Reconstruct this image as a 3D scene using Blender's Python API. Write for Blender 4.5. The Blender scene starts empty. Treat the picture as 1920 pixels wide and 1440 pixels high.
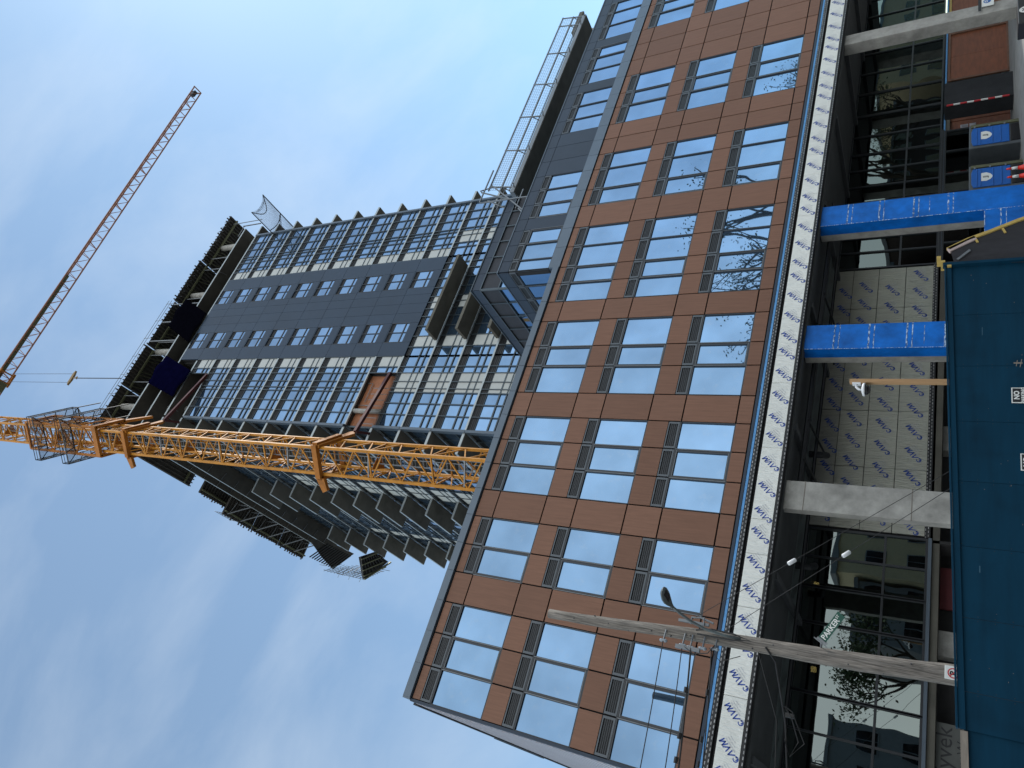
import bpy, math, random
from mathutils import Vector, Matrix
R = math.radians
random.seed(7)
sc = bpy.context.scene
COL = sc.collection
# ------------------------------------------------------------------ camera
yaw, pitch, roll = R(32.5503), R(32.2977), R(-89.5160)
F = Vector((math.sin(yaw)*math.cos(pitch), math.cos(yaw)*math.cos(pitch), math.sin(pitch)))
r_ = F.cross(Vector((0, 0, 1))).normalized(); u_ = r_.cross(F)
CX = math.cos(roll)*r_ + math.sin(roll)*u_; CY = -math.sin(roll)*r_ + math.cos(roll)*u_
cd = bpy.data.cameras.new('camera'); cam = bpy.data.objects.new('camera', cd); COL.objects.link(cam)
cd.sensor_width = 36; cd.lens = 36*1342.5/1920; cd.clip_start = 0.1; cd.clip_end = 3000
M = Matrix((CX, CY, -F)).transposed().to_4x4(); M.translation = Vector((0, 0, 2.2)); cam.matrix_world = M
sc.camera = cam
# ------------------------------------------------------------------ world and sun
SUN_EL, SUN_AZ = R(44), R(89)          # azimuth clockwise from +y: the sun stands behind the tower, to the right
w = bpy.data.worlds.new('World'); sc.world = w; w.use_nodes = True
nt = w.node_tree; nt.nodes.clear()
def N(t, **k):
    n = nt.nodes.new(t)
    for a, b in k.items(): setattr(n, a, b)
    return n
out = N('ShaderNodeOutputWorld'); bg = N('ShaderNodeBackground'); bg.inputs[1].default_value = 0.172
sky = N('ShaderNodeTexSky'); sky.sky_type = 'NISHITA'; sky.sun_disc = False
sky.sun_elevation = SUN_EL; sky.sun_rotation = SUN_AZ; sky.air_density = 1.0; sky.dust_density = 0.25; sky.ozone_density = 2.2
tc = N('ShaderNodeTexCoord'); mp = N('ShaderNodeMapping'); mp.inputs['Scale'].default_value = (0.9, 2.0, 1.5); mp.inputs['Rotation'].default_value = (0.3, 0.5, 0.9)
nz = N('ShaderNodeTexNoise'); nz.inputs['Scale'].default_value = 1.9; nz.inputs['Detail'].default_value = 13; nz.inputs['Roughness'].default_value = 0.56; nz.inputs['Distortion'].default_value = 0.35
rp = N('ShaderNodeValToRGB'); rp.color_ramp.elements[0].position = 0.46; rp.color_ramp.elements[1].position = 0.74
rp.color_ramp.elements[0].color = (0.14, 0.14, 0.14, 1); rp.color_ramp.elements[1].color = (0.40, 0.40, 0.40, 1)
mx = N('ShaderNodeMix', data_type='RGBA'); mx.inputs[7].default_value = (5.6, 6.1, 6.5, 1)
L = nt.links.new
L(tc.outputs['Generated'], mp.inputs[0]); L(mp.outputs[0], nz.inputs['Vector']); L(nz.outputs[0], rp.inputs[0])
tint = N('ShaderNodeMix', data_type='RGBA', blend_type='MULTIPLY'); tint.inputs[0].default_value = 1; tint.inputs[7].default_value = (0.96, 1.20, 1.17, 1)
# bright bank added to the unseen sky behind the camera to light the fronts
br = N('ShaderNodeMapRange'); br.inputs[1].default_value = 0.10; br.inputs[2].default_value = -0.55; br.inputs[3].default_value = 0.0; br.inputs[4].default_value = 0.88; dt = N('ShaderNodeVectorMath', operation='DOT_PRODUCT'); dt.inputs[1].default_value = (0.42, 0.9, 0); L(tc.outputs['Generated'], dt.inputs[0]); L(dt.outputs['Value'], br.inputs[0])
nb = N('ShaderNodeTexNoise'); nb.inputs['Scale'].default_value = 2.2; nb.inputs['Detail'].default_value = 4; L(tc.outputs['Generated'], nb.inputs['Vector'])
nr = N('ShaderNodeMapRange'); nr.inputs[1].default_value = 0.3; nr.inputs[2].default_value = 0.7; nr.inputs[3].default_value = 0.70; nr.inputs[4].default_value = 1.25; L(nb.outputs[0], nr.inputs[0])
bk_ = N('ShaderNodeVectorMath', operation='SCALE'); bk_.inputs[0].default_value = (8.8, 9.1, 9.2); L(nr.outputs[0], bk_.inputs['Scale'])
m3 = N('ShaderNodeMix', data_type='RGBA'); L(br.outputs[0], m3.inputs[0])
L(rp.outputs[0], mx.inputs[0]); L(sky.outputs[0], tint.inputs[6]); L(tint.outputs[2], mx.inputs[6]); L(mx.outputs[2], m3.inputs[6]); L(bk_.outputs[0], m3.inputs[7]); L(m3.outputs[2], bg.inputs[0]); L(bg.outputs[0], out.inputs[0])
sd = bpy.data.lights.new('sun', 'SUN'); sun = bpy.data.objects.new('sun', sd); COL.objects.link(sun)
sd.energy = 2.6; sd.angle = R(0.6); sd.color = (1.0, 0.93, 0.84)
sdir = Vector((math.sin(SUN_AZ)*math.cos(SUN_EL), math.cos(SUN_AZ)*math.cos(SUN_EL), math.sin(SUN_EL)))
sun.rotation_euler = sdir.to_track_quat('Z', 'Y').to_euler()
sc.view_settings.view_transform = 'Standard'; sc.view_settings.look = 'None'; sc.view_settings.exposure = 0.0; sc.view_settings.gamma = 1
sc.render.engine = 'CYCLES'
sc.cycles.max_bounces = 8; sc.cycles.transparent_max_bounces = 16

# ------------------------------------------------------------------ materials
def mat(name, col, rough=0.6, metal=0.0, var=0.12, scale=3.0, stretch=(1, 1, 1), bump=0.0, bscale=20, isl=0.0, spec=0.5, island_tilt=0, wave=0, stain=0):
    m = bpy.data.materials.new(name); m.use_nodes = True; t = m.node_tree; nd = t.nodes; ln = t.links.new
    b = nd['Principled BSDF']; b.inputs['Roughness'].default_value = rough; b.inputs['Metallic'].default_value = metal
    b.inputs['Specular IOR Level'].default_value = spec
    tc = nd.new('ShaderNodeTexCoord'); mp = nd.new('ShaderNodeMapping'); mp.inputs['Scale'].default_value = stretch
    ln(tc.outputs['Object'], mp.inputs[0])
    n = nd.new('ShaderNodeTexNoise'); n.inputs['Scale'].default_value = scale; n.inputs['Detail'].default_value = 6; n.inputs['Roughness'].default_value = 0.62
    ln(mp.outputs[0], n.inputs['Vector'])
    mr = nd.new('ShaderNodeMapRange'); mr.inputs[1].default_value = 0.25; mr.inputs[2].default_value = 0.75
    mr.inputs[3].default_value = 1-var; mr.inputs[4].default_value = 1+var; ln(n.outputs[0], mr.inputs[0])
    val = mr.outputs[0]
    if isl:
        g = nd.new('ShaderNodeNewGeometry'); m2 = nd.new('ShaderNodeMapRange'); m2.inputs[3].default_value = 1-isl; m2.inputs[4].default_value = 1+isl
        ln(g.outputs['Random Per Island'], m2.inputs[0]); mm = nd.new('ShaderNodeMath'); mm.operation = 'MULTIPLY'
        ln(val, mm.inputs[0]); ln(m2.outputs[0], mm.inputs[1]); val = mm.outputs[0]
    if stain:
        s = nd.new('ShaderNodeTexNoise'); s.inputs['Scale'].default_value = stain; s.inputs['Detail'].default_value = 8; ln(tc.outputs['Object'], s.inputs['Vector'])
        m3 = nd.new('ShaderNodeMapRange'); m3.inputs[1].default_value = 0.55; m3.inputs[2].default_value = 0.75; m3.inputs[3].default_value = 1; m3.inputs[4].default_value = 0.72
        ln(s.outputs[0], m3.inputs[0]); mm = nd.new('ShaderNodeMath'); mm.operation = 'MULTIPLY'; ln(val, mm.inputs[0]); ln(m3.outputs[0], mm.inputs[1]); val = mm.outputs[0]
    vm = nd.new('ShaderNodeVectorMath'); vm.operation = 'SCALE'; vm.inputs[0].default_value = col[:3]; ln(val, vm.inputs['Scale'])
    ln(vm.outputs[0], b.inputs['Base Color'])
    if bump or wave:
        bn = nd.new('ShaderNodeTexNoise'); bn.inputs['Scale'].default_value = wave or bscale; bn.inputs['Detail'].default_value = 1 if wave else 5
        ln(mp.outputs[0], bn.inputs['Vector']); bp = nd.new('ShaderNodeBump'); bp.inputs['Strength'].default_value = 1.0 if wave else 0.6
        bp.inputs['Distance'].default_value = bump; ln(bn.outputs[0], bp.inputs['Height']); ln(bp.outputs[0], b.inputs['Normal'])
    return m
def glassmat(name, col, wave=0.0012, rough=0.015, metal=0.9, isl=0.08, wscale=0.9, tilt=0.010):
    """coated facade glass: a tinted mirror, every pane bowed and tilted a little by itself"""
    m = bpy.data.materials.new(name); m.use_nodes = True; t = m.node_tree; nd = t.nodes; ln = t.links.new
    b = nd['Principled BSDF']; b.inputs['Roughness'].default_value = rough; b.inputs['Metallic'].default_value = metal
    g = nd.new('ShaderNodeNewGeometry'); tc = nd.new('ShaderNodeTexCoord')
    m2 = nd.new('ShaderNodeMapRange'); m2.inputs[3].default_value = 1-isl; m2.inputs[4].default_value = 1+isl; ln(g.outputs['Random Per Island'], m2.inputs[0])
    pn = nd.new('ShaderNodeTexNoise'); pn.noise_dimensions = '4D'; pn.inputs['Scale'].default_value = 0.55; pn.inputs['Detail'].default_value = 3; ln(tc.outputs['Object'], pn.inputs['Vector'])
    mw = nd.new('ShaderNodeMath'); mw.operation = 'MULTIPLY'; mw.inputs[1].default_value = 40; ln(g.outputs['Random Per Island'], mw.inputs[0]); ln(mw.outputs[0], pn.inputs['W'])
    pm = nd.new('ShaderNodeMapRange'); pm.inputs[1].default_value = 0.3; pm.inputs[2].default_value = 0.7; pm.inputs[3].default_value = 0.84; pm.inputs[4].default_value = 1.13; ln(pn.outputs[0], pm.inputs[0])
    pk = nd.new('ShaderNodeMath'); pk.operation = 'MULTIPLY'; ln(pm.outputs[0], pk.inputs[0]); ln(m2.outputs[0], pk.inputs[1])
    vm = nd.new('ShaderNodeVectorMath'); vm.operation = 'SCALE'; vm.inputs[0].default_value = col; ln(pk.outputs[0], vm.inputs['Scale'])
    dn = nd.new('ShaderNodeTexNoise'); dn.inputs['Scale'].default_value = 3.0; dn.inputs['Detail'].default_value = 9; dn.inputs['Roughness'].default_value = .7; ln(tc.outputs['Object'], dn.inputs['Vector'])
    dr = nd.new('ShaderNodeMapRange'); dr.inputs[1].default_value = 0.55; dr.inputs[2].default_value = 0.8; dr.inputs[3].default_value = 0; dr.inputs[4].default_value = 0.35; ln(dn.outputs[0], dr.inputs[0])
    mg = nd.new('ShaderNodeMix'); mg.data_type = 'RGBA'; mg.inputs[7].default_value = (0.30, 0.36, 0.42, 1); ln(dr.outputs[0], mg.inputs[0]); ln(vm.outputs[0], mg.inputs[6]); ln(mg.outputs[2], b.inputs['Base Color'])
    n = nd.new('ShaderNodeTexNoise'); n.inputs['Scale'].default_value = wscale; n.inputs['Detail'].default_value = 1.0; ln(tc.outputs['Object'], n.inputs['Vector'])
    bp = nd.new('ShaderNodeBump'); bp.inputs['Strength'].default_value = 1; bp.inputs['Distance'].default_value = wave; ln(n.outputs[0], bp.inputs['Height'])
    wn = nd.new('ShaderNodeTexWhiteNoise'); wn.noise_dimensions = '1D'; ln(g.outputs['Random Per Island'], wn.inputs['W'])
    sb = nd.new('ShaderNodeVectorMath'); sb.operation = 'SUBTRACT'; sb.inputs[1].default_value = (0.5, 0.5, 0.5); ln(wn.outputs['Color'], sb.inputs[0])
    sl = nd.new('ShaderNodeVectorMath'); sl.operation = 'SCALE'; sl.inputs['Scale'].default_value = tilt; ln(sb.outputs[0], sl.inputs[0])
    ad = nd.new('ShaderNodeVectorMath'); ad.operation = 'ADD'; ln(bp.outputs[0], ad.inputs[0]); ln(sl.outputs[0], ad.inputs[1])
    nn = nd.new('ShaderNodeVectorMath'); nn.operation = 'NORMALIZE'; ln(ad.outputs[0], nn.inputs[0]); ln(nn.outputs[0], b.inputs['Normal'])
    return m
def dotted(name, axis='x'):
    """black membrane with rows of small pale print marks"""
    m = bpy.data.materials.new(name); m.use_nodes = True; t = m.node_tree; nd = t.nodes; ln = t.links.new
    b = nd['Principled BSDF']; b.inputs['Roughness'].default_value = 0.5
    tc = nd.new('ShaderNodeTexCoord'); br = nd.new('ShaderNodeTexBrick'); mp = nd.new('ShaderNodeMapping'); mp.inputs['Rotation'].default_value = (R(90), 0, 0)
    ln(tc.outputs['Object'], mp.inputs[0]); ln(mp.outputs[0], br.inputs['Vector'])
    br.inputs['Scale'].default_value = 1; br.inputs['Brick Width'].default_value = 0.14; br.inputs['Row Height'].default_value = 0.085; br.inputs['Mortar Size'].default_value = 0.030
    br.inputs['Mortar Smooth'].default_value = 0.0
    br.inputs['Color1'].default_value = (0.42, 0.42, 0.42, 1); br.inputs['Color2'].default_value = (0.16, 0.16, 0.16, 1); br.inputs['Mortar'].default_value = (0.012, 0.013, 0.015, 1)
    ln(br.outputs[0], b.inputs['Base Color'])
    return m
def emis(name, col, s):
    m = bpy.data.materials.new(name); m.use_nodes = True; b = m.node_tree.nodes['Principled BSDF']
    b.inputs['Base Color'].default_value = (*col, 1); b.inputs['Emission Color'].default_value = (*col, 1); b.inputs['Emission Strength'].default_value = s
    return m
def clearglass(name, tint, refl=0.5, wave=0.004):
    m = bpy.data.materials.new(name); m.use_nodes = True; t = m.node_tree; nd = t.nodes; ln = t.links.new
    nd.remove(nd['Principled BSDF']); o = nd['Material Output']
    tr = nd.new('ShaderNodeBsdfTransparent'); tr.inputs[0].default_value = (*tint, 1)
    gl = nd.new('ShaderNodeBsdfGlossy'); gl.inputs['Roughness'].default_value = 0.01; gl.inputs['Color'].default_value = (0.75, 0.86, 0.84, 1)
    tc = nd.new('ShaderNodeTexCoord'); n = nd.new('ShaderNodeTexNoise'); n.inputs['Scale'].default_value = 0.8; n.inputs['Detail'].default_value = 1
    bp = nd.new('ShaderNodeBump'); bp.inputs['Distance'].default_value = wave; ln(tc.outputs['Object'], n.inputs['Vector']); ln(n.outputs[0], bp.inputs['Height']); ln(bp.outputs[0], gl.inputs['Normal'])
    fr = nd.new('ShaderNodeLayerWeight'); fr.inputs[0].default_value = 0.2
    mr = nd.new('ShaderNodeMapRange'); mr.inputs[3].default_value = refl; mr.inputs[4].default_value = 0.6; ln(fr.outputs['Fresnel'], mr.inputs[0])
    mx = nd.new('ShaderNodeMixShader'); ln(mr.outputs[0], mx.inputs[0]); ln(tr.outputs[0], mx.inputs[1]); ln(gl.outputs[0], mx.inputs[2]); ln(mx.outputs[0], o.inputs[0])
    return m

WOOD = mat('woodgrain_panel', (0.195, 0.100, 0.066), 0.6, spec=0.25, var=0.17, scale=2.0, stretch=(9, 1, 0.45), isl=0.11, bump=0.002, bscale=9)
BACK = mat('black_backing', (0.010, 0.010, 0.012), 0.8)
SLATE = mat('slate_metal_panel', (0.024, 0.038, 0.062), 0.5, 0.0, spec=0.35, var=0.10, scale=0.8, isl=0.06)
GREYMET = mat('grey_coping_metal', (0.095, 0.125, 0.160), 0.38, 0.3, var=0.08, scale=1.2, isl=0.05)
FRAME = mat('dark_frame_metal', (0.030, 0.034, 0.040), 0.35, 0.3, var=0.08)
FRAMEL = mat('grey_frame_metal', (0.14, 0.155, 0.17), 0.35, 0.4, var=0.08)
GLASS = glassmat('coated_window_glass', (0.175, 0.295, 0.455), wscale=0.6, wave=0.005, tilt=0.02, isl=0.13)
TGLASS = glassmat('tower_glass', (0.17, 0.29, 0.46), wscale=0.5, wave=0.004, tilt=0.03, isl=0.18)
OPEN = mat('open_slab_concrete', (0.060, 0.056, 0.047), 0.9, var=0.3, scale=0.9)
PALE = mat('pale_spandrel_panel', (0.44, 0.46, 0.45), 0.5, var=0.05, isl=0.04)
LOUV = mat('louver_black', (0.012, 0.014, 0.017), 0.5)
TRIM = mat('tower_mullion', (0.060, 0.080, 0.095), 0.35, 0.4, var=0.06)
TRIML = mat('pale_slab_trim', (0.36, 0.40, 0.41), 0.4, 0.4, var=0.10, scale=1.0)
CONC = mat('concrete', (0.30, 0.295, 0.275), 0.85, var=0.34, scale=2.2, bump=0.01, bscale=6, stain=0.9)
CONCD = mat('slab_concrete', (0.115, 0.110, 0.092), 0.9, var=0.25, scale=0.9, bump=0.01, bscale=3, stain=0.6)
FOIL = mat('silver_foil_board', (0.37, 0.365, 0.32), 0.36, 0.5, var=0.08, scale=1.0, stretch=(7, 1, .7), bump=0.16, bscale=4, isl=0.06)
WHITEB = mat('white_faced_board', (0.74, 0.75, 0.71), 0.5, 0.0, var=0.07, scale=1.6, stretch=(5, 1, 1), bump=0.09, bscale=4, isl=0.05)
PRINT = mat('blue_print', (0.015, 0.06, 0.33), 0.6, var=0.1)
PRINTL = mat('grey_print', (0.36, 0.38, 0.46), 0.6)
MEMB = dotted('printed_membrane')
BLUE = mat('blue_air_barrier', (0.001, 0.125, 0.50), 0.5, spec=0.25, var=0.38, scale=1.8, bump=0.004, bscale=5, stain=0.7)
CHALK = mat('chalky_white_streak', (0.42, 0.56, 0.74), 0.8, var=0.5, scale=14, stretch=(1, 1, 3))
def patchy(m, sc_, lo, hi, stretch):
    t = m.node_tree; nd = t.nodes; ln = t.links.new; b = nd['Principled BSDF']; o = nd['Material Output']
    tc = nd.new('ShaderNodeTexCoord'); mp = nd.new('ShaderNodeMapping'); mp.inputs['Scale'].default_value = stretch; n = nd.new('ShaderNodeTexNoise'); n.inputs['Scale'].default_value = sc_; n.inputs['Detail'].default_value = 5
    r = nd.new('ShaderNodeMapRange'); r.inputs[1].default_value = lo; r.inputs[2].default_value = hi; tr = nd.new('ShaderNodeBsdfTransparent'); mx = nd.new('ShaderNodeMixShader')
    ln(tc.outputs['Object'], mp.inputs[0]); ln(mp.outputs[0], n.inputs['Vector']); ln(n.outputs[0], r.inputs[0]); ln(r.outputs[0], mx.inputs[0]); ln(tr.outputs[0], mx.inputs[1]); ln(b.outputs[0], mx.inputs[2]); ln(mx.outputs[0], o.inputs[0])
patchy(CHALK, 7, .42, .62, (1, 1, 2.5))
BLUESTRIP = mat('blue_membrane_edge', (0.09, 0.30, 0.62), 0.5, var=0.2, scale=8)
HOARD = mat('blue_painted_plywood', (0.002, 0.032, 0.064), 0.7, spec=0.12, var=0.25, scale=1.2, stretch=(0.35, 1, 3), bump=0.004, bscale=8, isl=0.05, stain=1.3)
BAREPLY = mat('weathered_bare_ply', (0.22, 0.19, 0.16), 0.8, var=0.3, scale=3, stretch=(1, 1, 6))
PLY = mat('orange_plywood', (0.20, 0.062, 0.026), 0.6, var=0.3, scale=1.6, stretch=(1, 1, 5), isl=0.1)
TIMBER = mat('new_timber', (0.42, 0.25, 0.12), 0.6, var=0.2, scale=3, stretch=(12, 12, 0.6))
YTIMB = mat('yellow_timber', (0.46, 0.33, 0.09), 0.6, var=0.25, scale=3, stretch=(2, 8, 2))
POLEW = mat('weathered_pole_wood', (0.175, 0.158, 0.14), 0.85, var=1.0, scale=6, stretch=(7, 7, 0.3), bump=0.03, bscale=9, stain=1.2)
STEELG = mat('galvanised_steel', (0.20, 0.215, 0.23), 0.5, 0.6, var=0.1)
STEELD = mat('dark_steel', (0.035, 0.038, 0.042), 0.5, 0.5, var=0.15)
CRANE = mat('crane_yellow_paint', (0.45, 0.19, 0.018), 0.5, spec=0.25, var=0.24, scale=1.6, stain=1.1)
CRANEO = mat('crane_orange_paint', (0.34, 0.125, 0.018), 0.55, spec=0.2, var=0.25, scale=1.5, stain=0.9)
JIBC = mat('jib_rust_paint', (0.30, 0.135, 0.085), 0.5, var=0.2)
OXIDE = mat('red_oxide_steel', (0.085, 0.022, 0.020), 0.5, 0.2, var=0.2)
CABLE = mat('black_cable', (0.012, 0.012, 0.013), 0.6)
WHITE = mat('white_plastic', (0.72, 0.74, 0.76), 0.4, var=0.04)
FORMPLY = mat('dark_form_ply', (0.052, 0.048, 0.042), 0.8, var=0.3, scale=1)
FORMJ = mat('form_joist_steel', (0.13, 0.135, 0.08), 0.45, 0.5, var=0.2)
TARP = mat('navy_tarp', (0.002, 0.002, 0.014), 1.0, spec=0.0, var=0.3, scale=1.5, bump=0.05, bscale=2)
TARPB = mat('black_tarp', (0.002, 0.002, 0.004), 1.0, spec=0.0, var=0.3, bump=0.05, bscale=2)
SIDING = mat('pale_mauve_siding', (0.50, 0.47, 0.50), 0.5, 0.2, var=0.05, isl=0.03)
MESHK = mat('black_scrim_cloth', (0.022, 0.022, 0.027), 0.85, var=0.35, scale=2.5, stretch=(3, 3, 1), bump=0.02, bscale=4)
NETM = mat('net_cord', (0.10, 0.12, 0.16), 0.8)
GREEN = mat('sign_green', (0.002, 0.070, 0.048), 0.35, var=0.05)
WPAINT = mat('sign_white', (0.72, 0.74, 0.72), 0.4, var=0.03)
BPAINT = mat('sign_black', (0.014, 0.015, 0.018), 0.4)
RPAINT = mat('sign_red', (0.50, 0.03, 0.04), 0.4)
SBLUE = mat('symbol_blue', (0.02, 0.12, 0.40), 0.4)
CONE = mat('cone_orange', (0.80, 0.045, 0.028), 0.4, var=0.12)
CABG = mat('grey_cabinet_steel', (0.085, 0.098, 0.108), 0.45, 0.2, var=0.2)
CABB = mat('blue_moulded_plastic', (0.006, 0.105, 0.42), 0.35, var=0.08)
ASPH = mat('asphalt', (0.052, 0.053, 0.055), 0.9, var=0.3, scale=6, bump=0.01, bscale=60)
PAVE = mat('pavement_concrete', (0.26, 0.265, 0.26), 0.9, var=0.2, scale=2.5, stain=0.8)
REDB = mat('dark_red_panel', (0.10, 0.012, 0.016), 0.6, var=0.25)
WRAP = mat('dark_house_wrap', (0.085, 0.09, 0.085), 0.7, var=0.15)
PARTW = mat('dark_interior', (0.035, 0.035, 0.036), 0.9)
SGLASS = clearglass('storefront_glass', (0.10, 0.12, 0.12), 0.19)
SGLASS2 = clearglass('dark_storefront_glass', (0.06, 0.09, 0.11), 0.14)
CREAM = mat('cream_stucco', (0.66, 0.54, 0.34), 0.9, var=0.1)
GREYB = mat('grey_render', (0.24, 0.25, 0.26), 0.9, var=0.1)
BRICK = mat('brown_brick', (0.30, 0.14, 0.09), 0.9, var=0.3, scale=8)
BARK = mat('bark', (0.07, 0.055, 0.04), 0.9, var=0.3)
LEAF = mat('foliage', (0.055, 0.085, 0.03), 0.7, var=0.5, isl=0.4)
LAMPG = mat('lamp_housing_grey', (0.10, 0.12, 0.125), 0.4, 0.4)
WARM = emis('warm_lamp', (1.0, 0.55, 0.18), 14)
LENS = mat('black_lens', (0.01, 0.01, 0.012), 0.1)

# ------------------------------------------------------------------ mesh helpers
class MB:
    def __init__(s): s.v = []; s.f = []; s.m = []; s.mi = 0; s.mats = []
    def box(s, x0, x1, y0, y1, z0, z1):
        i = len(s.v); s.v += [(x, y, z) for z in (z0, z1) for y in (y0, y1) for x in (x0, x1)]
        s._f([(i, i+2, i+3, i+1), (i+4, i+5, i+7, i+6), (i, i+1, i+5, i+4), (i+2, i+6, i+7, i+3), (i, i+4, i+6, i+2), (i+1, i+3, i+7, i+5)]); return s
    def _f(s, fs): s.f += fs; s.m += [s.mi]*len(fs)
    def quad(s, *p): i = len(s.v); s.v += [tuple(q) for q in p]; s._f([tuple(range(i, i+len(p)))]); return s
    def beam(s, a, b, w, h=None, up=None):
        a = Vector(a); b = Vector(b); h = h or w; d = (b-a)
        if d.length < 1e-6: return s
        d.normalize(); u = Vector(up) if up else (Vector((0, 0, 1)) if abs(d.z) < 0.95 else Vector((0, 1, 0)))
        sx = d.cross(u).normalized()*w/2; sy = sx.cross(d).normalized()*h/2; i = len(s.v)
        for p in (a, b):
            for k, l in ((-1, -1), (1, -1), (1, 1), (-1, 1)): s.v.append(tuple(p+sx*k+sy*l))
        s._f([(i, i+3, i+2, i+1), (i+4, i+5, i+6, i+7)]+[(i+k, i+(k+1) % 4, i+4+(k+1) % 4, i+4+k) for k in range(4)]); return s
    def tube(s, pts, r, n=8, cap=True):
        pts = [Vector(p) for p in pts]; rr = r if isinstance(r, (list, tuple)) else [r]*len(pts); i0 = len(s.v)
        for k, p in enumerate(pts):
            d = (pts[min(k+1, len(pts)-1)]-pts[max(k-1, 0)]).normalized()
            u = Vector((0, 0, 1)) if abs(d.z) < 0.95 else Vector((0, 1, 0)); a = d.cross(u).normalized(); b = a.cross(d)
            for j in range(n):
                t = 2*math.pi*j/n; s.v.append(tuple(p+(a*math.cos(t)+b*math.sin(t))*rr[k]))
        fs = []
        for k in range(len(pts)-1):
            for j in range(n): fs.append((i0+k*n+j, i0+k*n+(j+1) % n, i0+(k+1)*n+(j+1) % n, i0+(k+1)*n+j))
        if cap: fs += [tuple(i0+j for j in range(n))[::-1], tuple(i0+(len(pts)-1)*n+j for j in range(n))]
        s._f(fs); return s
    def cyl(s, x, y, z0, z1, r, n=20, r2=None): return s.tube([(x, y, z0), (x, y, z1)], [r, r2 if r2 is not None else r], n)
    def prism(s, pts, off):
        i = len(s.v); n = len(pts); off = Vector(off); s.v += [tuple(p) for p in pts]+[tuple(Vector(p)+off) for p in pts]
        s._f([tuple(range(i, i+n)), tuple(range(i+n, i+2*n))[::-1]]+[(i+k, i+n+k, i+n+(k+1) % n, i+(k+1) % n) for k in range(n)]); return s
    def add(s, verts, faces): i = len(s.v); s.v += verts; s._f([tuple(i+k for k in f) for f in faces]); return s
    def build(s, name, m, parent=None, bev=0, smooth=False):
        o = Vector((0, 0, 0)); q = parent
        while q is not None: o += q.location; q = q.parent
        me = bpy.data.meshes.new(name); me.from_pydata([tuple(Vector(v)-o) for v in s.v], [], s.f)
        ms = m if isinstance(m, (list, tuple)) else [m]
        for x in ms: me.materials.append(x)
        if len(ms) > 1: me.polygons.foreach_set('material_index', s.m)
        if smooth:
            for p in me.polygons: p.use_smooth = len(p.vertices) == 4
        me.validate(); me.update()
        ob = bpy.data.objects.new(name, me); COL.objects.link(ob); ob.parent = parent
        if bev:
            b = ob.modifiers.new('bevel', 'BEVEL'); b.width = bev; b.segments = 2; b.limit_method = 'ANGLE'
        return ob
def tag(o, label, cat, group=None):
    o['label'] = label; o['category'] = cat
    if group: o['group'] = group
    return o
def thing(name, label, cat, loc, group=None):
    o = bpy.data.objects.new(name, None); o.location = loc; o.empty_display_size = 0.3; COL.objects.link(o); return tag(o, label, cat, group)
def copytree(o, parent=None, delta=(0, 0, 0)):
    c = o.copy(); COL.objects.link(c); c.parent = parent
    if parent is None: c.location = o.location+Vector(delta)
    for ch in list(o.children): copytree(ch, c)
    return c
_tx = {}
def text_mesh(body, size, shear=0.0, bold=0.0, spacing=1.0):
    k = (body, size, shear, bold, spacing)
    if k in _tx: return _tx[k]
    cu = bpy.data.curves.new('lettering', 'FONT'); cu.body = body; cu.size = size; cu.shear = shear; cu.offset = bold; cu.resolution_u = 2
    cu.align_x = 'CENTER'; cu.align_y = 'CENTER'; cu.space_character = spacing
    ob = bpy.data.objects.new('lettering', cu); COL.objects.link(ob); bpy.context.view_layer.update()
    me = bpy.data.meshes.new_from_object(ob.evaluated_get(bpy.context.evaluated_depsgraph_get()))
    vs = [tuple(v.co) for v in me.vertices]; fs = [tuple(p.vertices) for p in me.polygons]
    bpy.data.objects.remove(ob); bpy.data.curves.remove(cu); bpy.data.meshes.remove(me); _tx[k] = (vs, fs); return _tx[k]
def put_text(mb, body, size, org, ax, ay, ang=0.0, **k):
    """lettering laid on a plane: ax = reading direction, ay = up direction"""
    vs, fs = text_mesh(body, size, **k); ax = Vector(ax); ay = Vector(ay); org = Vector(org); c, s_ = math.cos(ang), math.sin(ang)
    mb.add([tuple(org+ax*(x*c-y*s_)+ay*(x*s_+y*c)) for x, y, z in vs], fs)
def disc(mb, org, ax, ay, r0, r1, a0=0, a1=360, n=20):
    ax = Vector(ax); ay = Vector(ay); org = Vector(org)
    for k in range(n):
        t0 = R(a0+(a1-a0)*k/n); t1 = R(a0+(a1-a0)*(k+1)/n); P = lambda r, t: org+ax*r*math.cos(t)+ay*r*math.sin(t)
        if r0 > 0: mb.quad(P(r0, t0), P(r1, t0), P(r1, t1), P(r0, t1))
        else: mb.quad(org, P(r1, t0), P(r1, t1))

YF = 20.9     # street front of the podium
YB = 26.0     # recessed ground floor wall
YT = 36.8     # street front of the tower
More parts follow.
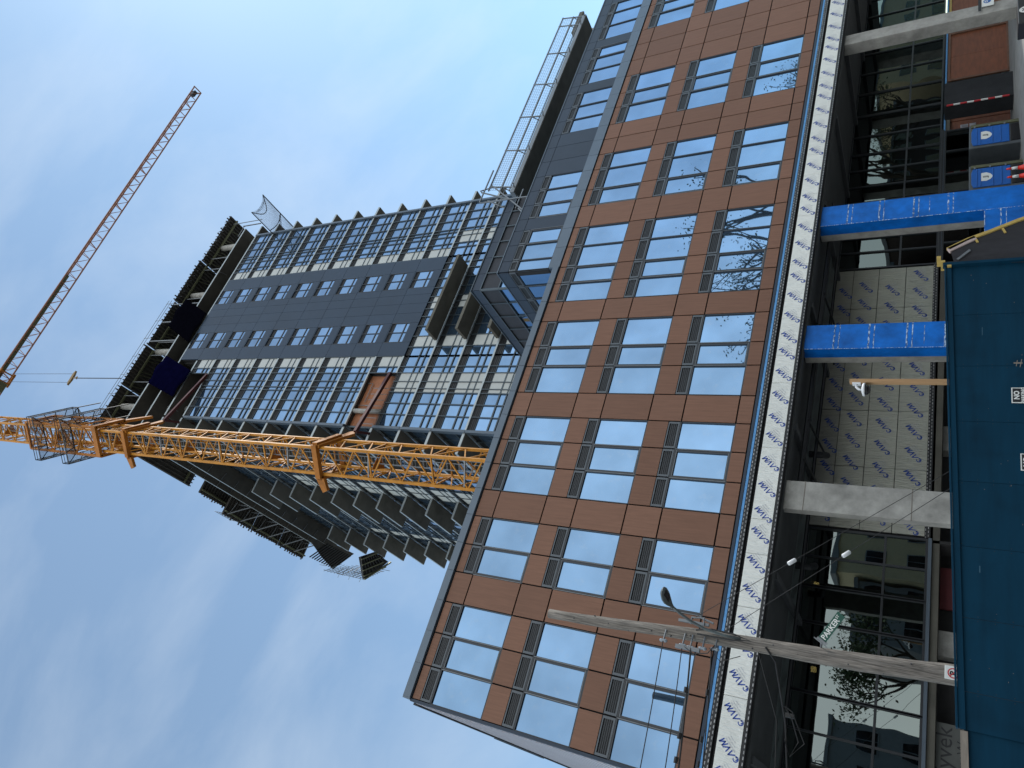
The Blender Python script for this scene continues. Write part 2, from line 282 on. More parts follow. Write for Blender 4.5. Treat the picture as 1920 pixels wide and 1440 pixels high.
# ================================================================== ground
def gz(x, y):
    if y < 6: a = 0.6
    elif y < 12: a = 0.6-(y-6)/6*0.7
    else: a = -0.1
    t = min(1, max(0, (x-12)/18.0)); b = a+(0.55-a)*t if y >= 6 else a
    return b
g = MB(); xs = [-400, -60, -20, 0, 6, 12, 15, 18, 21, 24, 27, 30, 34, 60, 400]; ys = [-400, -60, -12, 0, 6, 9, 12, 15, 18, 21, 24, 27, 60, 400]
for j in range(len(ys)):
    for i in range(len(xs)): g.v.append((xs[i], ys[j], gz(xs[i], ys[j])))
nx = len(xs)
for j in range(len(ys)-1):
    for i in range(len(xs)-1): g._f([(j*nx+i, j*nx+i+1, (j+1)*nx+i+1, (j+1)*nx+i)])
g.build('ground', PAVE)['kind'] = 'structure'
g = MB()
for i in range(len(xs)-1):
    for (a, b) in ((-10.5, -6), (-6, 0), (0, 6), (6, 8.6)):
        g.quad((xs[i], a, gz(xs[i], a)+.004), (xs[i+1], a, gz(xs[i+1], a)+.004), (xs[i+1], b, gz(xs[i+1], b)+.004), (xs[i], b, gz(xs[i], b)+.004))
g.build('road', ASPH)['kind'] = 'structure'
g = MB()
for i in range(len(xs)-1):
    g.prism([(xs[i], 8.6, gz(xs[i], 8.6)-.1), (xs[i], 8.75, gz(xs[i], 8.75)-.1), (xs[i], 8.75, gz(xs[i], 8.75)+.13), (xs[i], 8.6, gz(xs[i], 8.6)+.13)], (xs[i+1]-xs[i], 0, gz(xs[i+1], 8.6)-gz(xs[i], 8.6)))
g.build('kerb', CONC)['kind'] = 'structure'

# ================================================================== podium building
pod = thing('podium_building', 'long brown wood grain panelled building with dark top floor and recessed ground floor', 'building', (24, YF, 0))
J = [1.05, 2.15, 3.23, 4.31, 5.40, 6.45, 7.55, 8.62, 9.71, 10.78, 11.85, 12.94, 14.18, 15.17, 16.48, 17.53, 18.55, 19.50, 20.70, 21.87, 23.22, 24.30, 25.65, 26.72, 27.80, 28.88, 30.20, 31.30, 32.67, 33.98, 35.34, 36.65, 37.91, 38.94, 40.1, 41.1, 42.2, 43.3, 44.5, 45.7, 47.0]
bays = [(1.05, 4.31), (5.40, 7.55), (8.62, 11.85), (12.94, 16.48), (17.53, 21.87), (23.22, 26.72), (28.88, 32.67), (36.65, 40.1), (42.2, 45.7)]
fram = {2.15, 5.40, 9.71, 14.18, 18.55, 23.22, 30.20, 37.91, 43.3}
ROW = [8.09, 8.59, 10.44, 11.66, 13.52, 14.72, 16.70, 17.47]
def inbay(a, b): return any(A-.01 <= a and b <= B+.01 for A, B in bays)
pan = MB(); G = 0.023; LH = 0.43
for i in range(len(J)-1):
    a, b = J[i]+G, J[i+1]-G
    for r in range(7):
        z0, z1 = ROW[r]+G, ROW[r+1]-G
        if inbay(J[i], J[i+1]):
            if r in (1, 3, 5): continue
            if r in (2, 4, 6): z0 = ROW[r]+LH+.02
        pan.box(a, b, YF-.03, YF, z0, z1)
pan.build('wood_panel_cladding', WOOD, pod, bev=0.004)
bk = MB(); bk.box(1.02, 47, YF+.06, YF+.3, 7.92, 17.5); bk.box(1.02, 47, YF+.12, YF+.3, 7.0, 7.92); bk.build('backing_wall', BACK, pod)
LFR = mat('louver_frame', (0.085, 0.098, 0.112), 0.45, 0.2); LSL = mat('louver_slat', (0.040, 0.045, 0.052), 0.5)
def window(a_b, z0, z1, joints, parent, plane=YF, axis='x', louv=None, frame=FRAME, glass=GLASS, framed=(), name='window', gd=0.035, slats=5, frl=FRAMEL):
    """one window: frame, panes and the louver over it. axis 'x': on a plane y=const facing -y; 'y': on a plane x=const facing -x"""
    def B(mb, a, b, d0, d1, c0, c1):
        if axis == 'x': mb.box(a, b, plane+d0, plane+d1, c0, c1)
        else: mb.box(plane+d0, plane+d1, a, b, c0, c1)
    A, Bx = a_b; f = MB(); gl = MB()
    for j in joints:
        w_ = .028; B(f, max(j-w_, A), min(j+w_, Bx), -.02, .05, z0, z1)
    B(f, A, Bx, -.02, .05, z0-.03, z0+.02); B(f, A, Bx, -.02, .05, z1-.02, z1+.03)
    js = joints
    for k in range(len(js)-1):
        a, b = js[k]+.03, js[k+1]-.03
        if js[k] in framed:
            fr = MB(); e = .06
            for (p, q, c0, c1) in ((a, b, z0+.02, z0+.02+e), (a, b, z1-.02-e, z1-.02), (a, a+e, z0+.02+e, z1-.02-e), (b-e, b, z0+.02+e, z1-.02-e)): B(f, p, q, -.012, .05, c0, c1)
            B(gl, a+e, b-e, gd, gd+.02, z0+.08, z1-.08)
        else: B(gl, a, b, gd, gd+.02, z0+.02, z1-.02)
    fo = f.build(name, frame, parent); gl.build('glazing', glass, fo)
    if framed:
        c = MB()
        for k in range(len(js)-1):
            if js[k] in framed:
                for xx in (js[k], js[k+1]): B(c, xx-.010, xx+.010, -.030, -.021, z0, z1)
                for zz in (z0+.05, z1-.05): B(c, js[k]+.04, js[k+1]-.04, -.019, -.0125, zz-.008, zz+.008)
        c.build('frame_bead', frl, fo)
    if louv:
        l = MB(); l.mats = 2; c0, c1 = louv
        for k in range(len(js)-1):
            a, b = js[k]+.025, js[k+1]-.025
            l.mi = 0
            for (p, q, d0, d1) in ((a, b, c0, c0+.05), (a, b, c1-.04, c1), (a, a+.07, c0+.05, c1-.04), (b-.07, b, c0+.05, c1-.04)): B(l, p, q, -.028, .02, d0, d1)
            l.mi = 2
            for s in range(slats-1):
                zc = c0+.05+(c1-c0-.09)*(s+1)/slats; B(l, a+.07, b-.07, -.026, -.016, zc-.009, zc+.009)
            l.mi = 1; B(l, a+.07, b-.07, .025, .035, c0+.05, c1-.04)
        l.build('louver', [LFR, LOUV, LSL], fo)
    return fo
for (A, B) in bays:
    js = [j for j in J if A-.01 <= j <= B+.01]
    for r in (1, 3, 5):
        window((A, B), ROW[r], ROW[r+1], js, pod, louv=(ROW[r+1]+.035, ROW[r+1]+LH), framed=fram & set(js))
# copings, shadow lines and corner trims
c = MB(); c.box(1.0, 19.5, YF-.09, YF+.5, 17.50, 17.80)
for a, b in zip(J, J[1:]):
    if a >= 19.4: c.box(a+.008, b-.008, YF-.075, YF+.05, 17.50, 18.04)
for a, b in zip(J, J[1:]):
    if a < 19.4: c.box(a+.008, b-.008, YF-.11, YF-.088, 17.505, 17.795)
c.build('coping', GREYMET, pod)
c = MB(); c.box(.96, 1.045, YF-.04, YF+.3, 8.0, 17.5); c.build('corner_trim', SLATE, pod)
# pale siding on the gable that runs back from the street corner
s = MB(); k = 0; z = 6.9
while z < 17.5:
    s.box(.955-.012*(k % 2), .99, YF+.31, 44, z, min(z+.19, 17.5)); z += .20; k += 1
s.build('side_siding', SIDING, pod)
s = MB(); s.box(.90, 1.02, YF+.51, 44, 17.5, 17.72); s.box(.88, .93, 27.5, 32, 17.72, 17.86); s.build('side_coping', STEELD, pod)
s = MB(); s.box(1.0, 47, YF+.31, 44, 17.15, 17.45); s.box(1.0, 1.3, YF+.31, 44, 6.9, 17.15); s.build('roof_deck', CONCD, pod)
# dark top storey -------------------------------------------------
ZD0, ZD1, ZDT = 18.08, 19.83, 20.80
dbays = [([19.54, 20.19, 21.19, 22.12], {21.19}), ([22.88, 23.83, 24.82, 25.83], {22.88}), ([28.92, 29.99, 31.05, 32.20], set()), ([32.86, 34.05, 35.15, 36.10], {35.15}), ([36.80, 38.10, 39.38, 40.4], set()), ([41.5, 42.6, 43.7, 44.8], {42.6})]
d = MB(); full = [19.52, 22.12, 22.88, 25.83, 26.90, 27.95, 28.92, 32.20, 32.86, 36.10, 36.80, 40.4, 41.5, 44.8, 47.0]
for a, b in zip(full, full[1:]):
    solid = not any(abs(a-q[0][0]) < .06 for q in dbays)
    if solid:
        d.box(a+.012, b-.012, YF-.02, YF+.02, 18.06, 20.22); d.box(a+.012, b-.012, YF-.02, YF+.02, 20.245, ZDT)
for js, _ in dbays:
    for a, b in zip(js, js[1:]): d.box(a+.012, b-.012, YF-.02, YF+.02, 20.245, ZDT)
d.build('slate_cladding', SLATE, pod)
s = MB(); s.box(19.5, 47, YF+.07, YF+.3, 18.04, ZDT); s.box(19.56, 19.8, YF+.3, 30, 17.5, ZDT); s.build('dark_storey_wall', BACK, pod)
for js, fr in dbays:
    window((js[0], js[-1]), ZD0, ZD1, js, pod, louv=(19.87, 20.215), framed=fr, frame=FRAME, slats=4)
s = MB()
sy = [20.92, 21.95, 22.95, 23.95, 24.95, 25.95, 27.0, 28.1]
for a, b in zip(sy, sy[1:]): s.box(19.49, 19.53, a+.012, b-.012, 20.245, ZDT); s.box(19.49, 19.53, a+.012, b-.012, 17.82, 18.04)
s.build('slate_cladding', SLATE, pod)
window((sy[0], sy[-1]), ZD0, ZD1, sy, pod, plane=19.52, axis='y', louv=(19.87, 20.215), framed={21.95}, slats=4, gd=.02)
c = MB(); c.box(19.46, 47, YF-.05, YF+.32, ZDT, ZDT+.05); c.box(19.46, 19.8, YF+.32, 30, ZDT, ZDT+.05); c.box(19.8, 47, YF+.32, 36, 20.55, 20.7); c.build('parapet_cap', GREYMET, pod)
# set back glazed storey with perforated band ------------------------
UY, UX, UT = 23.25, 20.63, 24.15
f = MB(); p_ = MB(); gl = MB(); fr = MB()
ux = [UX+1.12*k for k in range(7)]; uy = [UY+1.12*k for k in range(8)]
PERF = mat('perforated_dark_metal', (0.026, 0.028, 0.036), 0.6, 0.2, var=0.2)
for a, b in zip(ux, ux[1:]):
    f.box(a+.012, b-.012, UY-.02, UY+.03, 23.62, UT); p_.box(a+.03, b-.03, UY+.02, UY+.05, 22.48, 23.56)
    gl.box(a+.03, b-.03, UY+.02, UY+.04, 20.9, 22.42)
    fr.box(a-.03, a+.03, UY-.05, UY+.05, 20.7, 23.6)
for a, b in zip(uy, uy[1:]):
    f.box(UX-.02, UX+.03, a+.012, b-.012, 23.62, UT); p_.box(UX+.02, UX+.05, a+.03, b-.03, 22.48, 23.56); gl.box(UX+.02, UX+.04, a+.03, b-.03, 20.9, 22.42)
    fr.box(UX-.05, UX+.05, a-.03, a+.03, 20.7, 23.6)
for z0 in (23.56, 22.42): fr.box(UX-.06, 27.4, UY-.07, UY+.06, z0, z0+.06); fr.box(UX-.07, UX+.06, UY+.06, 31, z0, z0+.06)
fr.box(UX-.07, 27.4, UY-.07, UY+.05, UT, UT+.06); fr.box(UX-.07, UX+.05, UY+.05, 31, UT, UT+.06)
fr.tube([(UX, UY, 20.7), (UX, UY, 23.6)], .07, 8)
fo = fr.build('screen_frame', TRIM, pod); f.build('slate_band', SLATE, fo); p_.build('perforated_band', PERF, fo); gl.build('glazing', TGLASS, fo)
# roof slab over it, its columns, and the guard rail -----------------
SY, SZ = 23.25, 24.02
s = MB(); s.box(27.9, 44.55, SY, 36, SZ, SZ+.26); s.build('roof_slab', CONCD, pod, bev=.01)
s = MB(); s.box(27.85, 44.6, SY-.03, SY+.0, SZ+.03, SZ+.30); s.box(27.86, 27.9, SY, 36, SZ+.03, SZ+.30); s.build('slab_edge_angle', STEELG, pod)
for x in (45.25, 36.8, 29.6): MB().cyl(x, 25.0, 20.7, SZ+1.6 if x > 45 else SZ, .33).build('concrete_column', CONC, pod, smooth=True)
MB().box(44.6, 47, 24.2, 36, SZ+1.3, SZ+1.6).build('upper_slab_stub', CONCD, pod)
rl = MB(); px = [28.3, 31.4, 34.4, 37.5, 40.65, 43.6, 44.5]
for x in px:
    rl.beam((x, SY+.05, SZ), (x, SY-.25, SZ+1.75), .06); rl.beam((x, SY+.5, SZ+.3), (x, SY-.15, SZ+1.0), .045); rl.beam((x-.02, SY-.3, SZ+.05), (x-.02, SY+.5, SZ+.35), .05)
for h, o_ in ((1.70, -.23), (.95, -.10)): rl.beam((28.0, SY+o_, SZ+h), (44.6, SY+o_, SZ+h), .07)
rl.beam((28.0, SY+.02, SZ+.42), (44.6, SY+.02, SZ+.42), .05)
ro = rl.build('guard_rail', STEELG, pod)
ms = MB(); x = 28.1
while x < 44.5: ms.beam((x, SY+.0, SZ+.4), (x, SY-.2, SZ+1.68), .010); x += .16
for k in range(9): h = .45+k*.15; ms.beam((28.1, SY-.15*(h/1.7), SZ+h), (44.5, SY-.15*(h/1.7), SZ+h), .010)
ms.build('rail_mesh', STEELG, ro)
# outrigger scaffold at the slab's corner
s = MB()
for a, b in (((27.6, 22.7, 25.9), (27.0, 24.6, 20.9)), ((27.2, 23.0, 25.5), (26.3, 25.6, 21.0)), ((27.6, 22.6, 25.9), (28.6, 23.3, 25.9)), ((26.8, 23.4, 24.9), (28.6, 23.4, 24.9)),
             ((26.4, 23.2, 23.4), (27.9, 23.2, 23.4)), ((24.4, 23.0, 20.8), (28.4, 23.0, 25.6)), ((24.1, 22.95, 20.9), (26.1, 22.95, 23.0)), ((26.9, 22.8, 25.8), (29.5, 22.8, 25.8)), ((26.2, 23.0, 22.1), (27.0, 23.0, 22.1)), ((26.9, 22.95, 21.0), (27.0, 22.95, 25.9))):
    s.beam(a, b, .065)
tag(s.build('edge_scaffold', STEELG), 'galvanised tube outrigger bracing at the near corner of the rooftop slab', 'scaffold')
# band below the brown floors ---------------------------------------
MB().box(1.0, 47, YF-.03, YF+.05, 7.985, 8.075).build('drip_trim', SLATE, pod)
MB().box(1.0, 47, YF-.012, YF+.05, 7.90, 7.975).build('blue_membrane_strip', BLUESTRIP, pod)
MB().box(1.0, 47, YF-.005, YF+.05, 7.75, 7.895).build('printed_membrane', MEMB, pod)
b = MB(); x = 1.0; random.seed(3); seams = []
while x < 47: w_ = random.choice((2.44, 2.44, 1.6, 1.1)); b.box(x+.006, min(x+w_, 47)-.006, YF-.03, YF+.1, 7.01, 7.635); seams.append(x); x += w_
ins = b.build('insulation_board_band', WHITEB, pod, bev=.006)
MB().box(1.0, 47, YF-.02, YF+.2, 6.90, 6.998).build('printed_membrane', MEMB, pod)
def stroke(mb, org, d, u, pts, w_):
    P = [Vector(org)+d*x+u*y for x, y in pts]
    for a, b in zip(P, P[1:]):
        t = (b-a).normalized(); n_ = (d.cross(u)).cross(t).normalized()*w_/2; e = t*w_*.28; mb.quad(a-n_-e, a+n_-e, b+n_+e, b-n_+e)
def avm(mb, mbl, org, ax, ay, s_, ang):
    """printed board mark: a round cornered emblem, the barless A, V, M, and small text under it"""
    org = Vector(org); ax = Vector(ax); ay = Vector(ay); d = ax*math.cos(ang)+ay*math.sin(ang); u = -ax*math.sin(ang)+ay*math.cos(ang)
    h = .235*s_; q = .22*h; L_ = lambda x0, pts: stroke(mb, org, d, u, [((x0+x)*s_+y*q, (y-.5)*h) for x, y in pts], .052*s_)
    L_(-.36, [(0, 0), (.115, 1), (.20, 0)]); L_(-.10, [(0, 1), (.085, 0), (.20, 1)]); L_(.14, [(0, 0), (.03, 1), (.115, .1), (.22, 1), (.24, 0)])
    for k, (t, z_) in enumerate((('INDUSTRIES, INC.', .075), ('WEATHER BARRIER', .05), ('SELF ADHERED', .045))): put_text(mbl, t, z_*s_*1.15, org-u*(.19+.11*k)*s_+d*(.06+.05*k)*s_, d, u)
    e = org-d*.50*s_-u*.05*s_
    disc(mb, e, d, u, .085*s_, .125*s_, 30, 330, 14); mb.quad(e-d*.07*s_-u*.10*s_, e-d*.02*s_-u*.10*s_, e-d*.02*s_+u*.03*s_, e-d*.07*s_+u*.03*s_); mb.quad(e+d*.01*s_-u*.10*s_, e+d*.08*s_-u*.10*s_, e+d*.08*s_-u*.04*s_, e+d*.01*s_-u*.04*s_)
pr = MB(); pl = MB(); x = 1.45; k = 0
while x < 46:
    avm(pr, pl, (x+.05*random.random(), YF-.0345, 7.34), (1, 0, 0), (0, 0, 1), .62, R(45)); x += (.88 if k % 4 else .66); k += 1
pr.build('board_lettering', PRINT, ins); pl.build('small_board_lettering', PRINTL, ins)
# soffit, ground floor ---------------------------------------------
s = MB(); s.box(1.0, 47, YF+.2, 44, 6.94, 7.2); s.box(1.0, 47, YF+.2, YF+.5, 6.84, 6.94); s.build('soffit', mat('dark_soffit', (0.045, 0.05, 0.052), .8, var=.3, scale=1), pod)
s = MB()
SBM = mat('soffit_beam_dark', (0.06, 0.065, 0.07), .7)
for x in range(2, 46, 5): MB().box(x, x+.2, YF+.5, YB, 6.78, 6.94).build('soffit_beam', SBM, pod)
s = MB()
for (y_, x0, x1) in ((22.3, 10, 23), (22.6, 10, 23), (24.4, 4, 22)): s.tube([(x0, y_, 6.7), (x1, y_, 6.7)], .05)
for x in (11.5, 13, 17, 18.5): s.tube([(x, 22.3, 6.7), (x+.4, 25.6, 6.6)], .04)
for x in (8.6, 12.8): s.tube([(x, 24.6, 6.94), (x, 24.6, 6.5), (x+.2, 25.0, 6.4)], .12)
s.build('conduit', STEELD, pod)
def column(x0, x1, depth, z1=6.9, z0=-.3, m=CONC, name='concrete_column', y0=21.2):
    return MB().box(x0, x1, y0, y0+depth, z0, z1).build(name, m, pod, bev=.02)
column(9.14, 10.09, .32)
for z in (6.27, 3.42): MB().box(9.13, 10.10, 21.194, 21.21, z, z+.02).build('pour_joint', mat('joint_brown', (.16, .14, .12), .9), pod)
column(31.62, 32.3, .55); column(26.6, 27.3, .6, z1=.3); column(37.3, 38.2, .6); column(42.7, 43.6, .6)
for x0, x1, z0 in ((15.04, 15.99, -.3), (20.68, 21.63, -.3)):
    col = column(x0, x1, .85, z0=z0)
    sh = MB(); sh.box(x0-.02, x1+.02, 21.17, 21.2, z0, 6.88); sh.box(x0-.022, x0, 21.2, 21.68, z0, 6.88); sh.build('blue_sheathing', BLUE, col)
    ch = MB()
    for zz in (5.9, 4.85, 3.75, 2.7): ch.box(x0-.023, x1+.02, 21.1665, 21.17, zz, zz+.05); ch.box(x0-.023, x1+.02, 21.1665, 21.17, zz-.14, zz-.11)
    ch.box(x0-.03, x0-.018, 21.16, 21.175, z0, 6.88); ch.box(x0+.1, x1-.1, 21.166, 21.17, 3.28, 3.3)
    ch.build('chalk_streak', CHALK, col)
lw = MB(); lw.box(16.0, 20.655, 21.17, 21.5, -.3, 1.68); o = lw.build('blue_sheathed_wall', BLUE, pod)
ch = MB(); ch.box(16, 20.65, 21.163, 21.169, 1.2, 1.24); ch.box(16, 20.65, 21.163, 21.169, 1.06, 1.08); ch.box(16, 20.66, 21.16, 21.18, 1.66, 1.685); ch.build('chalk_streak', CHALK, o)
# foil faced wall at the back
w_ = MB(); zz = [3.29, 4.28, 5.28, 6.26, 6.92]; xr = [10.66, 13.1, 15.5, 17.95, 20.4, 22.5]
for a, b in zip(xr, xr[1:]):
    for p, q in zip(zz, zz[1:]): w_.box(a+(.008 if (p < 5) else .02), b-.008, YB-.05, YB, p+.012, q-.012)
fw = w_.build('foil_insulation_wall', FOIL, pod)
MB().box(10.6, 22.55, YB+.005, YB+.3, 3.14, 6.94).build('wall_backing', BACK, pod)
MB().box(10.62, 22.54, YB-.045, YB+.004, 3.13, 3.285).build('printed_membrane', MEMB, pod)
pr = MB(); pl = MB()
for r, zc in enumerate((3.78, 4.78, 5.78, 6.55)):
    x = 11.0+(.23*r % .5)
    while x < 22.2: avm(pr, pl, (x, YB-.0545, zc), (1, 0, 0), (0, 0, 1), .68, R(36)); x += .92
pr.build('board_lettering', PRINT, fw)
sp = MB(); sl = MB(); x = 3.0
while x < 22: avm(sp, sl, (x, 24.9, 6.928), (1, 0, 0), (0, 1, 0), .85, R(40)); x += .95
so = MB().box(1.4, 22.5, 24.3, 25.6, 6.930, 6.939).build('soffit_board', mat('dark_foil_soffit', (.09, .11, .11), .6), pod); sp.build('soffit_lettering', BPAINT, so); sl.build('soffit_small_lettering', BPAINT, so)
pl.build('small_board_lettering', PRINTL, fw)
def storefront(js, zs, glass, x1=None):
    f = MB(); gl = MB()
    for j in js: f.box(j-.035, j+.035, YB-.06, YB+.05, zs[0], zs[-1])
    for z in zs: f.box(js[0]-.035, js[-1]+.035, YB-.058, YB+.048, z-.035, z+.035)
    for a, b in zip(js, js[1:]):
        for p, q in zip(zs, zs[1:]): gl.box(a+.035, b-.035, YB, YB+.015, p+.035, q-.035)
    o = f.build('storefront_window', FRAME, pod); gl.build('glazing', glass, o)
for js in ([1.1, 2.6, 3.78, 4.93], [4.96, 6.05, 7.18], [7.21, 8.42], [8.45, 9.50, 10.55]): storefront(js, [3.22, 4.44, 6.92], SGLASS)
for js in ([22.6, 23.52, 24.35, 25.4, 26.5], [26.55, 27.57, 28.65, 29.72], [29.76, 31.0, 32.5], [32.55, 34.18], [34.22, 35.8, 37.43, 39.0], [39.1, 40.7, 42.3, 44, 46]): storefront(js, [3.2, 4.55, 6.92], SGLASS2)
storefront([22.6, 23.7, 24.8, 25.7, 26.62, 27.72, 29.16, 30.5], [.3, 1.7, 3.02], SGLASS)
MB().box(22.55, 30.6, YB-.065, YB+.05, 3.06, 3.16).build('transom_sill', FRAME, pod)
MB().box(1.0, 10.6, YB-.1, YB+.05, 3.08, 3.18).build('storefront_sill', GREYMET, pod)
# dark interior behind the glass, two warm ceiling lamps
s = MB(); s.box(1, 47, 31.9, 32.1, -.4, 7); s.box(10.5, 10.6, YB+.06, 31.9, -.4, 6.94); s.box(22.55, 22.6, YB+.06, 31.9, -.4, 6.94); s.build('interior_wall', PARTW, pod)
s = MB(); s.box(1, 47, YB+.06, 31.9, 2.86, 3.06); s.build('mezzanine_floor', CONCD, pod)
for x, z in ((9.15, 6.72), (6.12, 6.52)):
    l = MB(); l.cyl(x, 28, z, z+.16, .10, 12); lo = l.build('ceiling_lamp', WARM, pod, smooth=True); MB().tube([(x, 28, z+.16), (x, 28, 6.94)], .012).build('lamp_rod', STEELD, lo)
# lower openings
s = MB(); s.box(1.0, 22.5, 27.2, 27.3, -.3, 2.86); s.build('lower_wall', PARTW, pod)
s = MB(); s.box(14.3, 15.3, 26.6, 27.1, -.3, 2.85); s.box(7.0, 7.8, 26.6, 27.1, -.3, 2.85); s.box(18.9, 19.5, 26.6, 27.1, -.3, 2.85); s.build('lower_pier', CONC, pod, bev=.01)
s = MB(); s.box(8.6, 10.0, 26.9, 27.0, .2, 2.84); s.build('red_panel', REDB, pod)
s = MB(); s.box(2.2, 5.0, 26.4, 26.45, .2, 2.84); wr = s.build('wrapped_panel', WRAP, pod)
t = MB(); put_text(t, 'Tyvek', .62, (4.15, 26.394, 2.62), (1, 0, 0), (0, 0, 1)); put_text(t, 'HomeWrap', .34, (4.2, 26.394, 2.18), (1, 0, 0), (0, 0, 1)); put_text(t, 'Tyvek', .62, (2.6, 26.394, 2.52), (1, 0, 0), (0, 0, 1)); put_text(t, 'HomeWrap', .34, (2.65, 26.394, 2.1), (1, 0, 0), (0, 0, 1)); t.build('wrap_lettering', BPAINT, wr)
MB().box(22.6, 46, YB-.02, YB+.02, 3.03, 3.1).build('blue_membrane_strip', BLUESTRIP, pod)
for (a, b) in ((34.05, 37.65), (39.2, 42.2)):
    p = MB(); p.box(a+.05, a+1.8, YB+.0, YB+.05, .55, 2.94); p.box(a+1.81, b-.05, YB+.0, YB+.05, .55, 2.94); po = p.build('plywood_infill', PLY, pod)
    f = MB(); f.box(a-.05, b+.05, YB-.07, YB+.0, 2.9, 3.0); f.box(a-.05, a+.06, YB-.07, YB, .5, 2.9); f.box(b-.06, b+.05, YB-.07, YB, .5, 2.9); f.box(a+.06, b-.06, YB-.09, YB, .5, .62); f.build('plywood_frame', YTIMB if a > 39 else mat('aged_lumber', (.16, .08, .05), .7, var=.3), po)
p = MB(); p.box(30.7, 31.45, YB+.3, YB+.35, .5, 3.05); p.box(31.5, 32.6, YB+.3, YB+.35, .5, 3.05); po = p.build('plywood_infill', PLY, pod)
n = MB(); n.box(30.95, 31.15, YB+.27, YB+.3, 2.15, 2.45); n.box(30.95, 31.15, YB+.27, YB+.3, 1.85, 2.1); no = n.build('posted_notice', mat('paper', (.5, .5, .55), .8), po)
n = MB()
for k in range(6): n.box(30.98, 31.12, YB+.262, YB+.27, 2.18+k*.04, 2.195+k*.04)
n.build('notice_print', BPAINT, no)
MB().box(32.6, 34.0, YB+.05, YB+.3, .3, 3.1).build('dark_infill', BACK, pod); MB().box(22.5, 47, YB+.36, YB+.5, -.3, .52).build('base_wall', CONC, pod)
q = MB(); q.box(29.95, 31.5, 24.1, 24.9, .3, 3.05); qo = q.build('wrapped_pier', mat('black_wrap', (.016, .018, .022), .9, var=.4, scale=1.5, bump=.03, bscale=3), pod, bev=.05)
q = MB()
for k in range(9): q.mi = k % 2; q.beam((29.92, 24.07, .7+k*.25), (29.92, 24.07, .95+k*.25), .05, .05)
q.build('warning_tape', [RPAINT, WPAINT], qo)
# parking signs right of the frame edge
a = MB(); a.mi = 0; a.box(32.02, 32.62, 21.12, 21.15, 1.3, 1.72); a.mi = 1; disc(a, (32.32, 21.113, 1.53), (1, 0, 0), (0, 0, 1), 0, .13); a.mi = 0; disc(a, (32.3, 21.108, 1.56), (1, 0, 0), (0, 0, 1), .03, .06)
ac = thing('wall_sign', 'small white sign with blue round symbol on the far right concrete column', 'sign', (32.3, 21.15, 1.3)); a.build('sign_plate', [WPAINT, SBLUE], ac, bev=.003)
MB().box(31.75, 32.9, 21.1, 21.118, 1.74, 1.84).build('sign_bracket', STEELD, ac)
# ================================================================== tower
tw = thing('tower_building', 'tall glass and slate tower under construction with concrete balcony slabs behind the brown building', 'building', (31, 52, 0))
LV = [71.95, 68.90, 65.85, 62.75, 59.65, 56.50, 53.42, 50.36, 47.27, 44.2, 41.15, 38.27, 35.29, 32.25, 29.2, 26.15, 23.1]
MB().box(19.75, 43.2, YT+.45, 67.2, 16, 65.8).build('core_wall_block', PARTW, tw)  # unseen solid dark box behind the curtain wall, added to block light
MB().box(26.0, 43.2, YT+.45, 60, 65.8, 71.9).build('core_wall_block', PARTW, tw)  # same added light block, carried up behind the upper storeys
def curtain(segs, zb, zt, axis='x', plane=YT, name='curtain_wall'):
    """one storey of curtain wall. segs: (a, b, kind) kind g glass / p pale panel"""
    def B(mb, a, b, d0, d1, c0, c1):
        if axis == 'x': mb.box(a, b, plane+d0, plane+d1, c0, c1)
        else: mb.box(plane+d0, plane+d1, a, b, c0, c1)
    h = zt-zb; A, E = segs[0][0], segs[-1][1]; f = MB(); gl = MB(); pa = MB(); lo = MB()
    f.mi = 1; B(f, A, E, -.06, .1, zb+.0, zb+.16); f.mi = 0
    T = [.27, .66, .78, 1.25, 1.38, 2.40]      # sill, transom gaps
    B(f, A, E, -.03, .08, zb+.66, zb+.76); B(f, A, E, -.03, .08, zb+1.25, zb+1.37); B(f, A, E, -.02, .08, zb+2.40, zb+2.44)
    for a, b, k in segs:
        B(f, a-.03, a+.03, -.065, .08, zb+.16, zt)
        tgt = gl if k == 'g' else pa
        d = (.04, .06) if k == 'g' else (.0, .06)
        for (p, q) in ((.16, .66), (.76, 1.25), (1.37, 2.40)): B(tgt, a+.03, b-.03, d[0], d[1], zb+p, zb+q)
        B(lo, a+.03, b-.03, .05, .07, zb+2.44, zt)
        for s_ in range(3): B(lo, a+.03, b-.03, .01, .03, zb+2.56+s_*.17, zb+2.60+s_*.17)
    B(f, E-.03, E+.03, -.065, .08, zb+.16, zt)
    o = f.build(name, [TRIM, TRIML], tw)
    if gl.f: gl.build('glazing', TGLASS, o)
    if pa.f: pa.build('pale_panel', PALE, o)
    lo.build('louver_band', LOUV, o)
def S(js, pales):
    return [(a, b, 'p' if any(p-.02 <= a and b <= q+.02 for p, q in pales) else 'g') for a, b in zip(js, js[1:])]
LEFT = [19.5, 20.6, 21.62, 22.62, 22.98, 23.62, 24.45, 25.05, 26.1]
RIGHT = [36.9, 37.93, 38.47, 39.33, 39.88, 40.25, 41.35, 42.4, 43.5]
MID = [26.1, 27.0, 28.1, 29.15, 30.15, 30.97, 31.68, 32.3, 33.3, 34.35, 35.35, 36.1, 36.9]
